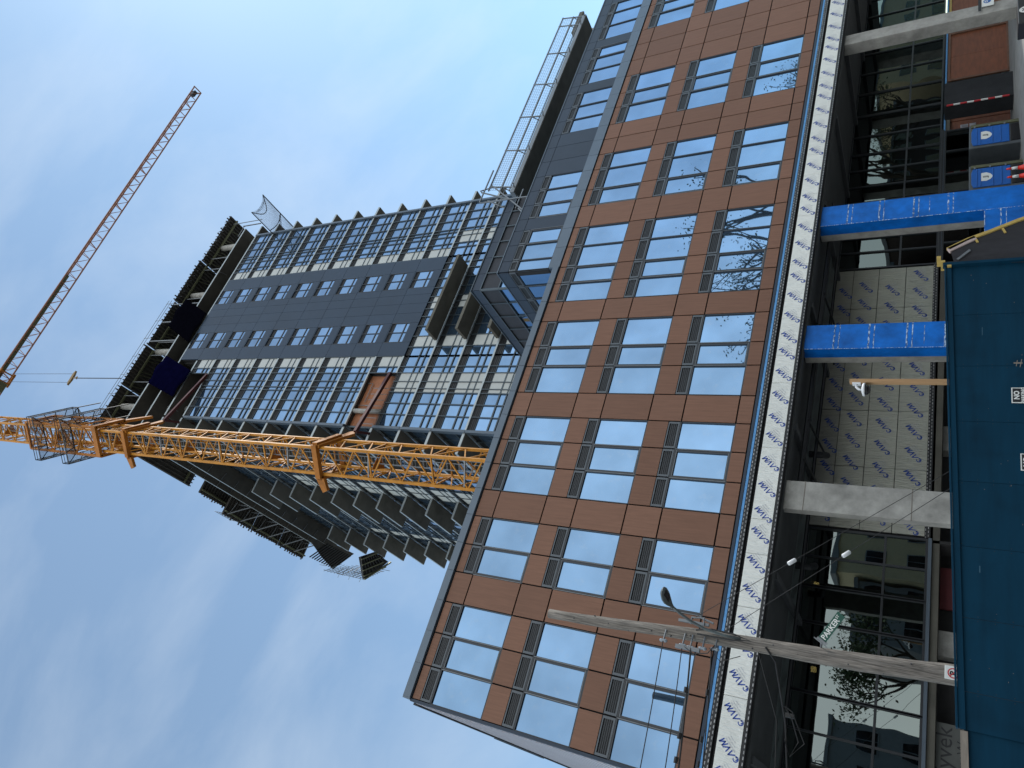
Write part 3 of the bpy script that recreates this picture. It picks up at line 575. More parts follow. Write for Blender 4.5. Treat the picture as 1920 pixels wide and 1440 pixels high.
for i in range(len(LV)-1):
    zt, zb = LV[i], LV[i+1]
    if zt > 72: continue
    if zb > 68: curtain(S(RIGHT, [(36.9, 37.93)]), zb, zt)
    elif zb > 65: curtain([(24.45, 25.05, 'g'), (25.05, 26.1, 'p')], zb, zt); curtain(S(RIGHT, [(36.9, 37.93)]), zb, zt)
    elif zb > 41:
        if i == 9: curtain([(24.45, 25.05, 'g'), (25.05, 26.1, 'p')], zb, zt)
        else: curtain(S(LEFT, [(25.05, 26.1)]), zb, zt)
        curtain(S(RIGHT, [(36.9, 37.93)]), zb, zt)
    else:
        curtain(S(LEFT, [(22.6, 24.46)]), zb, zt); curtain(S(MID, [(27.0, 28.1), (30.97, 32.3)]), zb, zt); curtain(S(RIGHT, [(38.4, 39.9)]), zb, zt)
# navy metal panel field with two columns of windows
nv = MB(); nj = [26.13, 27.5, 29.55, 30.6, 31.65, 32.65, 33.42, 35.37, 36.87]
for i in range(10):
    zt, zb = LV[i], LV[i+1]
    for a, b in zip(nj, nj[1:]):
        if abs(a-27.5) < .01 or abs(a-33.42) < .01:
            nv.box(a+.01, b-.01, YT-.08, YT+.02, zb+.015, zb+.90)
            js = [a+.02, (a+b)/2, b-.02]
            f = MB(); g_ = MB(); l = MB()
            for j in js: f.box(j-.03, j+.03, YT-.09, YT+.08, zb+.92, zt-.12)
            for z_ in (.90, 1.30, 2.50): f.box(js[0]+.03, js[2]-.03, YT-.07, YT+.08, zb+z_, zb+z_+(.12 if z_ == 1.3 else .05))
            for p, q in zip(js, js[1:]):
                g_.box(p+.03, q-.03, YT-.03, YT-.01, zb+.95, zb+1.30); g_.box(p+.03, q-.03, YT-.03, YT-.01, zb+1.42, zb+2.50); l.box(p+.03, q-.03, YT+.03, YT+.06, zb+2.55, zt-.13)
                for s_ in range(3): l.box(p+.03, q-.03, YT-.04, YT-.02, zb+2.62+s_*.12, zb+2.65+s_*.12)
            fo = f.build('window', FRAME, tw); g_.build('glazing', TGLASS, fo); l.build('louver_band', LOUV, fo)
            nv.box(a+.01, b-.01, YT-.08, YT+.02, zt-.11, zt-.015)
        else: nv.box(a+.01, b-.01, YT-.08, YT+.02, zb+.015, zt-.015)
nv.build('slate_cladding', mat('tower_slate_panel', (0.017, 0.036, 0.066), 0.48, 0.0, spec=0.35, var=0.10, scale=0.5, isl=0.07), tw)
MB().box(26.1, 36.9, YT+.08, YT+.4, 41.1, 71.9).build('backing_wall', BACK, tw)
# corner fascias
for (x0, x1, segs) in ((19.26, 19.46, [(65.7, 44.3), (41.2, 20)]), (43.52, 43.72, [(71.95, 20)])):
    s = MB()
    for (a, b) in segs:
        z = b
        while z < a-.1: q = min(z+3.06, a); s.box(x0, x1, YT-.17, YT+.2, z+.02, q-.02); z += 3.06
    s.build('corner_fascia', GREYMET, tw)
# left side: recessed glazing with three stacks of balcony slabs
side = [37.05]+[37.05+1.27*k for k in range(1, 25)]
for i in range(3, 14):
    zt, zb = LV[i], LV[i+1]; sg = []
    for a, b in zip(side, side[1:]): sg.append((a, b, 'p' if (48.2 < a < 50.0) or (61.4 < a < 63.2) else 'g'))
    curtain(sg, zb, zt, axis='y', plane=19.45)
curtain([(a, b, 'g') for a, b in zip(side, side[1:])], LV[3], LV[2], axis='y', plane=19.45)
for i in (1, 0): curtain([(a, b, 'g') for a, b in zip(side, side[1:]) if a > (42 if i else 46)], LV[i+1], LV[i], axis='y', plane=19.45)
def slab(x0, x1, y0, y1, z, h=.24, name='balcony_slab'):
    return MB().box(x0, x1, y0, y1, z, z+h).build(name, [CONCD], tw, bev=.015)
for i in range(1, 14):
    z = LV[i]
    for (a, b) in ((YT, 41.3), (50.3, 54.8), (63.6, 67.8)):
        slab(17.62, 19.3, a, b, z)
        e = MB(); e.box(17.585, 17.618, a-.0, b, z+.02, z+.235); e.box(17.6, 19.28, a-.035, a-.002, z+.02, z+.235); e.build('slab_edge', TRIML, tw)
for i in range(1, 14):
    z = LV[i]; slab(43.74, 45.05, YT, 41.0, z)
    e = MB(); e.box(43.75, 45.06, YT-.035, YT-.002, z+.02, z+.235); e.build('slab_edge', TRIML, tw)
# big street balconies low on the front
for k, z in enumerate((38.27, 35.29, 32.25)):
    slab(27.48, 35.38 if k == 0 else 35.4, 35.12, YT-.2, z, .26)
# open upper floors
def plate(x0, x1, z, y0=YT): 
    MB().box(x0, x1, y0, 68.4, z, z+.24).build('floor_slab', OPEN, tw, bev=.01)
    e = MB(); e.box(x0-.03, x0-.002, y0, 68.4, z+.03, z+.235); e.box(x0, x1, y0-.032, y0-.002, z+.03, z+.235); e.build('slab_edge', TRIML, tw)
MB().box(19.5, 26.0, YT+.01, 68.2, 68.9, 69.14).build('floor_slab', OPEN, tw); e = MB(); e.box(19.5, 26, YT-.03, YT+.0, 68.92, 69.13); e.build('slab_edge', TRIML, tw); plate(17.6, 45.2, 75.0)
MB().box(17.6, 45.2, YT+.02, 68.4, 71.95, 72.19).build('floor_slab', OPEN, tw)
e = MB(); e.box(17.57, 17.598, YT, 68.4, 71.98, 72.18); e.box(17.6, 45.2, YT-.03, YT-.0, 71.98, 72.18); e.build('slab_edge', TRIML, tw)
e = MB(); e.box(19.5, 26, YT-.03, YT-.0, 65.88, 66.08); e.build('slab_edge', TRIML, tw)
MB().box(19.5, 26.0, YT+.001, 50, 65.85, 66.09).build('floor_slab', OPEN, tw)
for x in (21.2, 28.5, 36.7, 44.3):
    for y in (38.5, 46.5, 55, 63.5):
        for (a, b) in ((75.24, 80.7), (72.2, 75.0), (69.14, 71.95) if x < 25 else (0, 0), (66.1, 68.9) if x < 25 else (0, 0)):
            if b: MB().cyl(x, y, a, b, .34, 18).build('round_column', CONC, tw, smooth=True)
s = MB(); s.box(28.5, 34, 44, 44.3, 72.2, 75); s.box(22, 22.3, 42, 60, 66.1, 75); s.box(30, 42, 50, 50.3, 72.2, 75); s.build('core_wall_block', CONCD, tw)
# open bay on the left
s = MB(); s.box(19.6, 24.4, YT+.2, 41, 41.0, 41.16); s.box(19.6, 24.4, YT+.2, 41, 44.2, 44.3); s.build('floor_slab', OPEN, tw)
MB().box(19.6, 24.4, YT+.42, YT+.445, 41.2, 44.18).build('plywood_lining', mat('orange_sheathing', (.30, .115, .05), .7, var=.25, scale=2), tw)
MB().cyl(20.9, YT+.2, 41.16, 44.2, .2, 14).build('round_column', CONC, tw, smooth=True)
s = MB()
for k in range(7): s.tube([(19.6+k*.55, YT-.1, 41.2), (19.6+k*.55, YT-.1, 42.9)], .03, 6)
s.tube([(21.8, YT+.3, 43.6), (23.6, YT+.3, 43.6), (23.6, YT+.3, 44.1)], .035, 6); s.tube([(21.5, YT+.3, 42.6), (21.5, YT+.3, 44.1)], .03, 6)
s.build('guard_rail', STEELG, tw)
# thin rods and rails under the open slabs
s = MB()
for (x, z) in ((20.2, 68.9), (22.5, 65.9), (25, 71.95), (29.5, 71.95), (38.5, 75), (31, 75)): s.tube([(x, YT-.02, z), (x, YT-.02, z-.06), (x+.3, YT+.9, z-.06)], .03, 6)
s.box(45.25, 45.35, YT-.4, YT-.3, 72, 75.2); s.box(43.6, 45.3, YT-.4, YT-.34, 74.9, 74.96)
for y in range(38, 68, 2):
    for z in (75, 71.95): s.tube([(17.62, y, z-.02), (18.6, y+.2, z-.08)], .025, 6)
s.build('slab_rod', STEELG, tw)
# ---------------------------------------------------- formwork on the roof
def deck(x0, x1, y0, y1, z, label, along='y', pitch=.42, fl=.0, group='formwork tables on the top slab'):
    t = thing('formwork_table', label, 'formwork', ((x0+x1)/2, (y0+y1)/2, z), group)
    MB().box(x0, x1, y0, y1, z+.42, z+.46).build('plywood_deck', FORMPLY, t)
    j = MB()
    if along == 'y':
        x = x0+.1
        while x < x1: e = random.uniform(0, .35); j.box(x-.05, x+.05, y0-e, y1+.1, z+.24, z+.42); x += pitch
    else:
        y = y0+.1
        while y < y1: e = random.uniform(0, .3); j.box(x0-e, x1+.1, y-.05, y+.05, z+.24, z+.42); y += pitch
    j.build('joist', FORMPLY, t)
    l = MB()
    if along == 'y':
        for q in (y0+.9, y0+3.2, y1-1): l.box(x0+.1, x1-.1, q-.09, q+.09, z, z+.24)
        for q in (x0+.3, x0+1.8): 
            for k in range(3): l.beam((q+k*1.9, y0+.9, z), (q+k*1.9+.8, y0+3.2, z-.02), .06)
    else:
        for q in (x0+.4, x1-.4): l.box(q-.08, q+.08, y0+.1, y1-.1, z, z+.24)
    l.build('ledger_beam', FORMJ, t)
    return t
tx = [(17.4, 23.2), (23.3, 28.6), (28.7, 34.9), (35.0, 41.2), (41.3, 48.8)]
nm = ['at the left corner beside the yellow mast', 'second from the left corner', 'in the middle above the black sheet', 'second from the right end', 'overhanging the right end of the top slab']
for (a, b), n_ in zip(tx, nm):
    t = deck(a, b, 37.25+random.uniform(-.15, .15), YT+14, 80.7, 'dark ribbed formwork table on the roof, '+n_)
    p = MB()
    for x in (a+.8, b-.9):
        for y in (38, 43): p.tube([(x, y, 75.24), (x, y, 80.7)], .05, 6)
    if 27 < a < 31:
        for x in (a+.4, (a+b)/2, b-.5): p.beam((x, YT+.4, 80.8), (x+.4, YT+.9, 76.9), .11)
    p.build('shore_post', STEELG, t)
rl = MB()
for h in (.6, 1.15): rl.tube([(17.2, 37.1, 81.0+h), (35, 37.1, 81.0+h)], .028, 6)
x = 17.0
while x < 34.6: rl.tube([(x, 37.1, 80.8), (x, 37.1, 82.3)], .03, 6); x += 2.5
x = 35
while x < 48: rl.tube([(x, 37.4, 80.8), (x, 37.4, 81.6+random.random()*.3)], .035, 6); x += .8
tag(rl.build('roof_guard_rail', STEELG), 'thin tube guard rail along the top edge of the roof formwork', 'railing')
for (y0, y1), n_ in zip(((54, 58.9), (58.95, 63.8), (63.85, 68.8)), ('nearest the yellow mast', 'in the middle of the left roof edge', 'at the back of the left roof edge')):
    t = deck(15.75, 21.5, y0, y1, 76.9, 'overhanging formwork table with pale braces, '+n_, along='x', pitch=.45, group='overhanging formwork tables on the side of the roof')
    p = MB(); y = y0+.5
    while y < y1-1: p.beam((17.6, y+1.3, 75.15), (15.95, y, 76.95), .12); p.beam((17.6, y+.3, 76.6), (16.0, y+.2, 76.95), .06); p.beam((17.55, y+.9, 75.2), (17.5, y+.9, 77.0), .08); y += 2.2
    p.build('diagonal_brace', STEELG, t)
t = deck(17.0, 22, 51.2, 60, 79.0, 'dark formwork table on the left roof edge above the overhanging ones', along='x', group='formwork tables on the top slab')
rl = MB()
for h in (.5, 1.1): rl.tube([(15.8, 53.9, 77.3+h), (15.8, 56.5, 77.3+h)], .03, 6)
for y in (53.9, 55.2, 56.5): rl.tube([(15.8, y, 77.0), (15.8, y, 78.6)], .03, 6)
tag(rl.build('edge_guard_rail', STEELG), 'short tube guard rail at the near end of the overhanging left formwork', 'railing')
# rear landing platforms
t = thing('landing_platform', 'dark ribbed loading platform jutting from the rear left of the tower, upper one', 'platform', (16.5, 68, 72), 'loading platforms on the rear left edge')
s = MB(); o_ = Vector((16.9, 64.2, 72)); dy = Vector((-.95, 2.6, 0)); dx = Vector((1.6, 2.6, 0)).normalized()
s.prism([o_, o_+Vector((-.9, 2.6, 0)), o_+Vector((-1.5, 5.2, 0)), o_+Vector((1.6, 7.9, 0)), o_+Vector((1.2, 1.2, 0))], (0, 0, .08)); s.build('deck', FORMPLY, t)
s = MB()
for k in range(11): q = o_+Vector((-1.7+.02*k, .6+.46*k, -.12)); s.beam(q, q+Vector((2.6, 2.1, 0)), .10, .16)
s.build('joist', STEELD, t)
s = MB()
for k in range(6):
    q = Vector((15.3+.35*k, 68.2+.4*k, 72)); s.tube([q, q+Vector((0, 0, 1.2))], .03, 6)
for k in range(9):
    q = Vector((14.8+.25*k, 69+.2*k, 70.5-k*.7)); s.beam(q, q+Vector((.9, .6, -.1)), .05); s.beam(q, q+Vector((0, 0, -1.3)), .05)
s.build('tube_frame', STEELG, t)
lt = thing('tube_scaffold', 'pale tube scaffold lattice between the two rear loading platforms', 'scaffold', (14.8, 67, 63))
s = MB(); A_ = Vector((14.1, 65.9, 62.8)); B_ = Vector((16.0, 68.4, 62.8))
for off in (Vector((0, 0, 0)),):
    for k in range(9): q = A_.lerp(B_, k/8)+off; s.tube([q, q+Vector((.2, .2, 7.2-.3*k))], .035, 5)
    for k in range(12): h = Vector((0, 0, .3+k*.6)); s.tube([A_+off+h, A_.lerp(B_, min(1, .55+.04*k))+off+h], .028, 5)
for k in range(0, 9, 2):
    for z in (.6, 2.4, 4.2): q = A_.lerp(B_, k/8)+Vector((0, 0, z)); s.tube([q, q+Vector((-.3, .5, .5))], .028, 5)
s.build('tube_lattice', STEELG, lt)
t = thing('landing_platform', 'dark ribbed loading platform jutting from the rear left of the tower, lower one', 'platform', (15.8, 66, 63), 'loading platforms on the rear left edge')
s = MB(); s.prism([(16.08, 63.8, 63), (14.16, 65.8, 63), (14.9, 66.9, 63), (17.5, 69, 63), (17.6, 66, 63)], (0, 0, .08)); s.build('deck', FORMPLY, t)
s = MB()
for k in range(9): a_ = Vector((16.2+.17*k, 63.9+.36*k, 62.88)); b_ = Vector((14.15+.4*k, 65.8+.36*k, 62.88)); s.beam(a_, b_, .10, .16)
s.build('joist', STEELD, t)
s = MB()
for k in range(4): s.beam((15.9-.5*k, 64+.5*k, 62.7), (17.6-.3*k, 66.2+.8*k, 62.7), .12)
s.beam((14.1, 65.7, 62.6), (17.5, 69, 62.6), .16, .2); s.build('edge_beam', FORMJ, t)
s = MB(); s.mi = 0; s.box(13.3, 14.0, 51.3, 52.8, 47, 47.06)
# hanging sheets and the safety net
def sheet(pts, label, m, name='hanging_sheet', group=None):
    n = 10; s = MB(); P = [Vector(p) for p in pts]
    for i in range(n+1):
        for j in range(n+1):
            a, b = i/n, j/n; q = (P[0]*(1-a)+P[1]*a)*(1-b)+(P[3]*(1-a)+P[2]*a)*b
            s.v.append(tuple(q+Vector((0, .12*math.sin(9*a+2*b)*math.sin(math.pi*a)-.1*math.sin(math.pi*a), 0))))
    for i in range(n):
        for j in range(n): s._f([(i*(n+1)+j, i*(n+1)+j+1, (i+1)*(n+1)+j+1, (i+1)*(n+1)+j)])
    o = s.build(name, m, None, smooth=True); sm = o.modifiers.new('s', 'SOLIDIFY'); sm.thickness = .02
    return tag(o, label, 'sheet', group)
sheet([(23.1, YT-.25, 74.9), (26.6, YT-.25, 74.7), (24.6, YT-.25, 68.6), (21.5, YT-.25, 69.1)], 'navy blue sheet hung over the open floors beside the second concrete column', TARP)
sheet([(30.7, YT-.25, 77.9), (34.6, YT-.25, 77.8), (32.1, YT-.25, 72.05), (28.2, YT-.25, 72.0)], 'black sheet hung over the top open floor in the middle of the tower', TARPB)
t = thing('safety_net', 'grey debris net stretched on poles out from the upper right corner of the tower', 'net', (44.8, 36, 69))
def nq(a, b): 
    sag = -1.1*math.sin(math.pi*min(b/.5, 1) if b < .5 else math.pi*(b-.5)/.5)*math.sin(math.pi*a)*.5
    return Vector((43.5+2.7*a, 33.3+6.5*b-(.5*math.sin(math.pi*a)*-1 if b < .05 else 0), 69+sag))
s = MB()
for i in range(23):
    for j in range(52):
        a, b = i/22, j/51
        if j < 51: s.beam(nq(a, b), nq(a, (j+1)/51), .014)
        if i < 22: s.beam(nq(a, b), nq((i+1)/22, b), .014)
s.build('mesh', NETM, t)
s = MB()
for a in (0, 1): s.tube([nq(a, 0), nq(a, .5), nq(a, 1)], .06, 6)
for b in (0, .45): s.tube([nq(i/8, b)+Vector((0, (.9 if b == 0 else 0.3)*math.sin(math.pi*i/8), 0)) for i in range(9)], .05, 6)
s.tube([nq(.9, .45), (44.6, YT+.6, 69.1)], .04, 6); s.tube([nq(1, .45), (44.4, YT+1, 69.1)], .03, 6)
s.build('border_rope', CABLE, t)

# ================================================================== tower crane
cr = thing('tower_crane', 'yellow lattice tower crane rising in front of the tower with its long rust coloured jib', 'crane', (15.4, 34.4, 17))
P1 = Vector((15.5, 33.0, 0)); dA = Vector((-.719, .695, 0)); dB = Vector((.695, .719, 0)); SD = 1.97
C4 = [P1, P1+dB*SD, P1+dB*SD+dA*SD, P1+dA*SD]
def Zv(p, z): return Vector((p.x, p.y, z))
m = MB(); lat = MB()
for p in C4: m.beam(Zv(p, 17.6), Zv(p, 101), .19, .19, up=dA)
z = 17.6; k = 0
while z < 100:
    for i in range(4):
        a, b = C4[i], C4[(i+1) % 4]
        mid = (a+b)/2
        lat.beam(Zv(a, z), Zv(b, z+1.36), .085); lat.beam(Zv(b, z+1.36), Zv(a, z+2.72), .085)
        if k % 2 == 0: lat.beam(Zv(a, z+2.72), Zv(b, z+2.72), .10)
    if k % 2 == 0: lat.beam(Zv(C4[0], z), Zv(C4[2], z), .07)
    z += 2.72; k += 1
mo = m.build('mast_chord', CRANE, cr); lat.build('mast_lattice', CRANE, mo)
g_ = MB()
z = 17.6; k = 0
while z < 96:
    if k % 3 == 1: g_.beam(Zv(C4[0], z), Zv(C4[3], z+.3), .09)
    z += 2.72; k += 1
g_.build('mast_strut', STEELG, mo)
ld = MB(); cm = P1+(dA+dB)*SD*.5
for q in (-.22, .22): ld.tube([Zv(cm+dA*q+dB*.1, 18), Zv(cm+dA*q+dB*.1, 98)], .028, 6)
z = 18
while z < 98: ld.tube([Zv(cm-dA*.22+dB*.1, z), Zv(cm+dA*.22+dB*.1, z)], .018, 5); z += .33
for z in range(20, 98, 1):
    for q in (-.36, .36): ld.beam(Zv(cm+dA*q+dB*.35, z), Zv(cm+dA*q+dB*.35, z+.95), .03)
    ld.beam(Zv(cm-dA*.36+dB*.35, z), Zv(cm+dA*.36+dB*.35, z), .035)
ld.build('ladder', STEELG, mo)
for z in range(26, 96, 11):
    MB().prism([Zv(C4[1]*.6+cm*.4, z), Zv(C4[2]*.8+cm*.2, z), Zv(C4[3]*.5+cm*.5, z)], (0, 0, .05)).build('rest_platform', CRANEO, mo)
def collar(z, w_=2.5, dep=.85):
    o_ = (w_-SD)/2; D = [P1-dA*o_-dB*o_, P1+dB*(SD+o_)-dA*o_, P1+dB*(SD+o_)+dA*(SD+o_), P1+dA*(SD+o_)-dB*o_]
    c = MB()
    for i in range(4): c.beam(Zv(D[i], z), Zv(D[(i+1) % 4], z), .34, .5)
    n = D[1]+dB*1.0
    # arms reaching towards the tower
    c.prism([Zv(D[0], z-.42), Zv(D[1], z-.5), Zv(D[1]+dB*.9, z-.65), Zv(D[1]+dB*1.5, z-.1), Zv(D[1]+dB*1.3, z+.25), Zv(D[1]+dB*.3, z+.15), Zv(D[0], z+.42)], dA*.22)
    c.prism([Zv(D[3], z-.42), Zv(D[3]+dA*.9, z-.6), Zv(D[3]+dA*1.1, z-.1), Zv(D[3], z+.42)], dB*.25)
    return c.build('collar_frame', CRANEO, cr, bev=.02), D[1]+dB*1.3
for z, e_ in ((66.3, (24.3, YT, 66.0)), (41.55, (24.45, YT, 41.9))):
    o_, a_ = collar(z)
    s = MB(); s.beam(Zv(a_, z-.3), e_, .26, .26); s.beam(Zv(a_, z-.35), (19.5, YT+1.5, z-.2), .2, .2); s.build('tie_strut', OXIDE, cr)
# climbing cage with working platforms
cg = MB(); e = .42; E4 = [P1-dA*e-dB*e, P1+dB*(SD+e)-dA*e, P1+dB*(SD+e)+dA*(SD+e), P1+dA*(SD+e)-dB*e]
for p in E4: cg.beam(Zv(p, 70.6), Zv(p, 84), .2, .2)
for i in range(4):
    a, b = E4[i], E4[(i+1) % 4]; z = 70.6
    cg.beam(Zv(a, 70.9), Zv(b, 70.9), .26, .7); cg.beam(Zv(a, 84), Zv(b, 84), .2, .3)
    while z < 83: cg.beam(Zv(a, z), Zv(b, z+2.2), .1); cg.beam(Zv(b, z+2.2), Zv(a, z+4.4), .1); z += 4.4
cg.prism([Zv(E4[1], 70.4), Zv(E4[1]+dB*2.0, 69.2), Zv(E4[1]+dB*2.0, 69.6), Zv(E4[1], 71.4)], dA*.25)
cg.prism([Zv(E4[1]+dA*1.4, 70.4), Zv(E4[1]+dA*1.4+dB*2.0, 69.2), Zv(E4[1]+dA*1.4+dB*2, 69.6), Zv(E4[1]+dA*1.4, 71.4)], dA*.25)
co = cg.build('climbing_cage', CRANEO, cr)
for z in (75.2, 80.6):
    pf = MB(); e2 = 1.25; Q = [P1-dA*e2-dB*e2, P1+dB*(SD+e2)-dA*e2, P1+dB*(SD+e2)+dA*(SD+e2), P1+dA*(SD+e2)-dB*e2]
    for i in range(4):
        a, b = Q[i], Q[(i+1) % 4]; ca, cb = E4[i], E4[(i+1) % 4]
        pf.beam(Zv(a, z), Zv(b, z), .06, .16); pf.beam(Zv(ca, z), Zv(cb, z), .06, .16)
        pf.tube([Zv(a, z+1.1), Zv(b, z+1.1)], .035, 6); pf.tube([Zv(a, z+.6), Zv(b, z+.6)], .028, 6)
        for k in range(5):
            q = a.lerp(b, k/4); pf.tube([Zv(q, z), Zv(q, z+1.1)], .035, 6); q2 = ca.lerp(cb, k/4); pf.beam(Zv(q, z), Zv(q2, z), .05, .08)
        for k in range(9):
            t_ = (k+.5)/9; pf.beam(Zv(a.lerp(ca, t_), z+.05), Zv(b.lerp(cb, t_), z+.05), .03)
        pf.beam(Zv(a, z), Zv(ca, z-2.4), .06)
    pf.beam(Zv(Q[1], z), Zv(Q[1]+dB*2.2, z-.3), .08, .2); pf.beam(Zv(Q[1]+dA*1.2, z), Zv(Q[1]+dB*2.2+dA*1.2, z-.3), .08, .2)
    pf.build('working_platform', STEELD, co)
MB().box(16.4, 17.3, 34.0, 34.8, 73.6, 74.9).build('hydraulic_box', LENS, co)
# slewing unit, jib, trolley, hook
s = MB(); s.cyl(cm.x, cm.y, 100.4, 101.2, 1.5, 20); s.prism([Zv(cm-dA*1-dB*1, 101.2), Zv(cm+dA*1-dB*1, 101.2), Zv(cm+dA*.2, 108), Zv(cm-dA*.2, 108)], dB*1.2); s.build('slewing_head', CRANEO, cr)
JA = Vector((cm.x, cm.y, 101.3)); JB = Vector((73.2, 32.1, 101.3)); jd = (JB-JA).normalized(); js_ = Vector((-jd.y, jd.x, 0)); Lj = (JB-JA).length
jb = MB(); 
def jt(t): return 1.55 if t < .55 else 1.35
for sgn in (-1, 1): jb.beam(JA+js_*.75*sgn, JB+js_*.62*sgn, .15)
jb.beam(JA+Vector((0, 0, 1.7)), JB+Vector((0, 0, 1.1)), .16)
n = 34
for k in range(n):
    a = JA+jd*Lj*k/n; b = JA+jd*Lj*(k+1)/n; mid = (a+b)/2+Vector((0, 0, 1.7-.6*k/n))
    for sgn in (-1, 1):
        o1 = js_*.70*sgn; jb.beam(a+o1, mid, .06); jb.beam(b+o1, mid, .06)
    jb.beam(a-js_*.7, a+js_*.7, .06); jb.beam(a-js_*.7, b+js_*.7, .05)
    if k % 4 == 0: jb.beam(a+js_*.7, a-js_*.7+jd*.4, .08)
jb.beam(JB+js_*.7, JB+Vector((0, 0, 1.6)), .09); jb.beam(JB-js_*.7, JB+Vector((0, 0, 1.6)), .09); jb.beam(JB-js_*.7, JB+js_*.7, .12)
jo = jb.build('jib', JIBC, cr)
MB().box(JB.x-1.3, JB.x-.4, JB.y-.25, JB.y+.25, 101.3, 102.0).build('jib_end_ballast', STEELD, jo)
s = MB(); s.beam(JA+jd*1.5+js_*-.45+Vector((0, 0, .12)), JA+jd*22-js_*.45+Vector((0, 0, .12)), .5, .05); s.build('jib_walkway', FORMJ, jo)
cj = MB(); cj.beam(JA-jd*1, JA-jd*17, 1.4, .5); cj.build('counter_jib', CRANEO, cr); MB().box(cm.x-17, cm.x-14, cm.y-1, cm.y+1, 98, 101).build('counterweight', CONC, cr)
TP = JA+jd*6.6
s = MB(); s.beam(TP-jd*.9-js_*.8+Vector((0, 0, -.35)), TP+jd*.9-js_*.8+Vector((0, 0, -.35)), .2, .3); s.beam(TP-jd*.9+js_*.8+Vector((0, 0, -.35)), TP+jd*.9+js_*.8+Vector((0, 0, -.35)), .2, .3); s.beam(TP-jd*.5-js_*.9+Vector((0, 0, -.5)), TP-jd*.5+js_*.9+Vector((0, 0, -.5)), .15)
s.beam(TP+jd*.6-js_*.9+Vector((0, 0, -.5)), TP+jd*.6+js_*.9+Vector((0, 0, -.5)), .15); tr = s.build('trolley', CRANEO, cr)
MB().beam(TP-jd*1.9+Vector((0, -.1, -.9)), TP-jd*.7+Vector((0, -.1, -.9)), 1.1, .35).build('service_basket', FORMJ, tr)
hz = 84.6; s = MB()
for q in (-.55, .55): s.tube([TP+jd*(q)+Vector((0, 0, -.5)), Vector((TP.x, TP.y, hz+.8))+jd*q], .022, 5)
s.build('hoist_rope', CABLE, cr)
s = MB(); c_ = Vector((TP.x, TP.y, hz+.35))
s.prism([c_-jd*.9+Vector((0, -.1, .1)), c_-jd*.6+Vector((0, -.1, .32)), c_+jd*.6+Vector((0, -.1, .32)), c_+jd*.9+Vector((0, -.1, .1)), c_+jd*.3+Vector((0, -.1, -.12)), c_-jd*.3+Vector((0, -.1, -.12))], (0, .2, 0))
s.tube([c_+Vector((0, 0, -.25)), c_+Vector((0, 0, -.6)), c_+Vector((.18, 0, -.8)), c_+Vector((.05, 0, -1.0)), c_+Vector((-.12, 0, -.9))], .06, 6); s.build('hook_block', mat('worn_hook_paint', (.26, .17, .07), .6, var=.4, scale=4), cr)
MB().tube([c_+Vector((0, 0, -.9)), c_+Vector((0, 0, -9.6))], .055, 6).build('lifting_sling', STEELD, cr)

# ================================================================== street side
fx = [12.05, 10.73, 9.45, 8.18, 6.91, 5.65, 4.39, 3.2, 2.62]; ftop = lambda x: 2.245+.0335*(x-2.6) if x < 12.06 else 2.56
hd = thing('plywood_hoarding', 'dark blue painted plywood hoarding along the foot of the brown building', 'fence', (7, 14, 0))
s = MB()
for a, b in zip(fx, fx[1:]): s.prism([(b+.004, 14, -.1), (a-.004, 14, -.1), (a-.004, 14, ftop(a)-.02), (b+.004, 14, ftop(b)-.02)], (0, .02, 0))
s.build('panel', HOARD, hd)
s = MB(); s.prism([(2.62, 13.955, ftop(2.62)-.10), (12.05, 13.955, ftop(12.05)-.10), (12.05, 13.955, ftop(12.05)), (2.62, 13.955, ftop(2.62))], (0, .04, 0)); s.prism([(2.62, 13.93, ftop(2.62)+.002), (12.05, 13.93, ftop(12.05)+.002), (12.05, 13.93, ftop(12.05)+.035), (2.62, 13.93, ftop(2.62)+.035)], (0, .13, 0)); s.build('top_rail', HOARD, hd, bev=.004)
s = MB(); s.prism([(-2, 14.03, -.1), (2.7, 14.03, -.1), (2.7, 14.03, 2.17), (-2, 14.03, 2.05)], (0, .02, 0)); s.build('blue_panel_end', HOARD, hd)
s = MB(); s.prism([(-2, 13.97, 1.98), (2.6, 13.97, 2.12), (2.6, 13.97, 2.22), (-2, 13.97, 2.1)], (0, .04, 0)); s.build('bare_top_board', BAREPLY, hd)
s = MB(); s.box(12.04, 12.11, 13.9, 14.03, -.1, 2.62); s.build('end_post', HOARD, hd)
s = MB(); random.seed(11)
for k in range(26):
    x = random.uniform(2.8, 11.8); z = random.uniform(.7, 2.1); s.box(x, x+random.uniform(.004, .02), 13.9975, 13.9995, z, z+random.uniform(.004, .012))
s.beam((4.05, 13.998, 1.14), (3.9, 13.998, 1.0), .006, .02); s.build('paint_scuff', BAREPLY, hd)
def nopark(x0, z1, label):
    t = thing('no_parking_sign', label, 'sign', (x0+.16, 13.99, z1-.45), 'no parking signs on the blue hoarding')
    MB().box(x0, x0+.34, 13.984, 13.992, z1-.46, z1).build('sign_border', WPAINT, t); MB().box(x0+.018, x0+.322, 13.980, 13.9835, z1-.442, z1-.018).build('sign_field', BPAINT, t)
    s = MB(); put_text(s, 'NO', .12, (x0+.17, 13.9785, z1-.085), (1, 0, 0), (0, 0, 1), bold=.004); put_text(s, 'PARKING', .083, (x0+.17, 13.9785, z1-.185), (1, 0, 0), (0, 0, 1), bold=.003); s.build('sign_lettering', WPAINT, t)
nopark(8.60, 1.45, 'upper black and white NO PARKING sign on the blue hoarding, nearer its right end'); nopark(7.19, 1.34, 'lower black and white NO PARKING sign on the blue hoarding, mostly outside the picture')
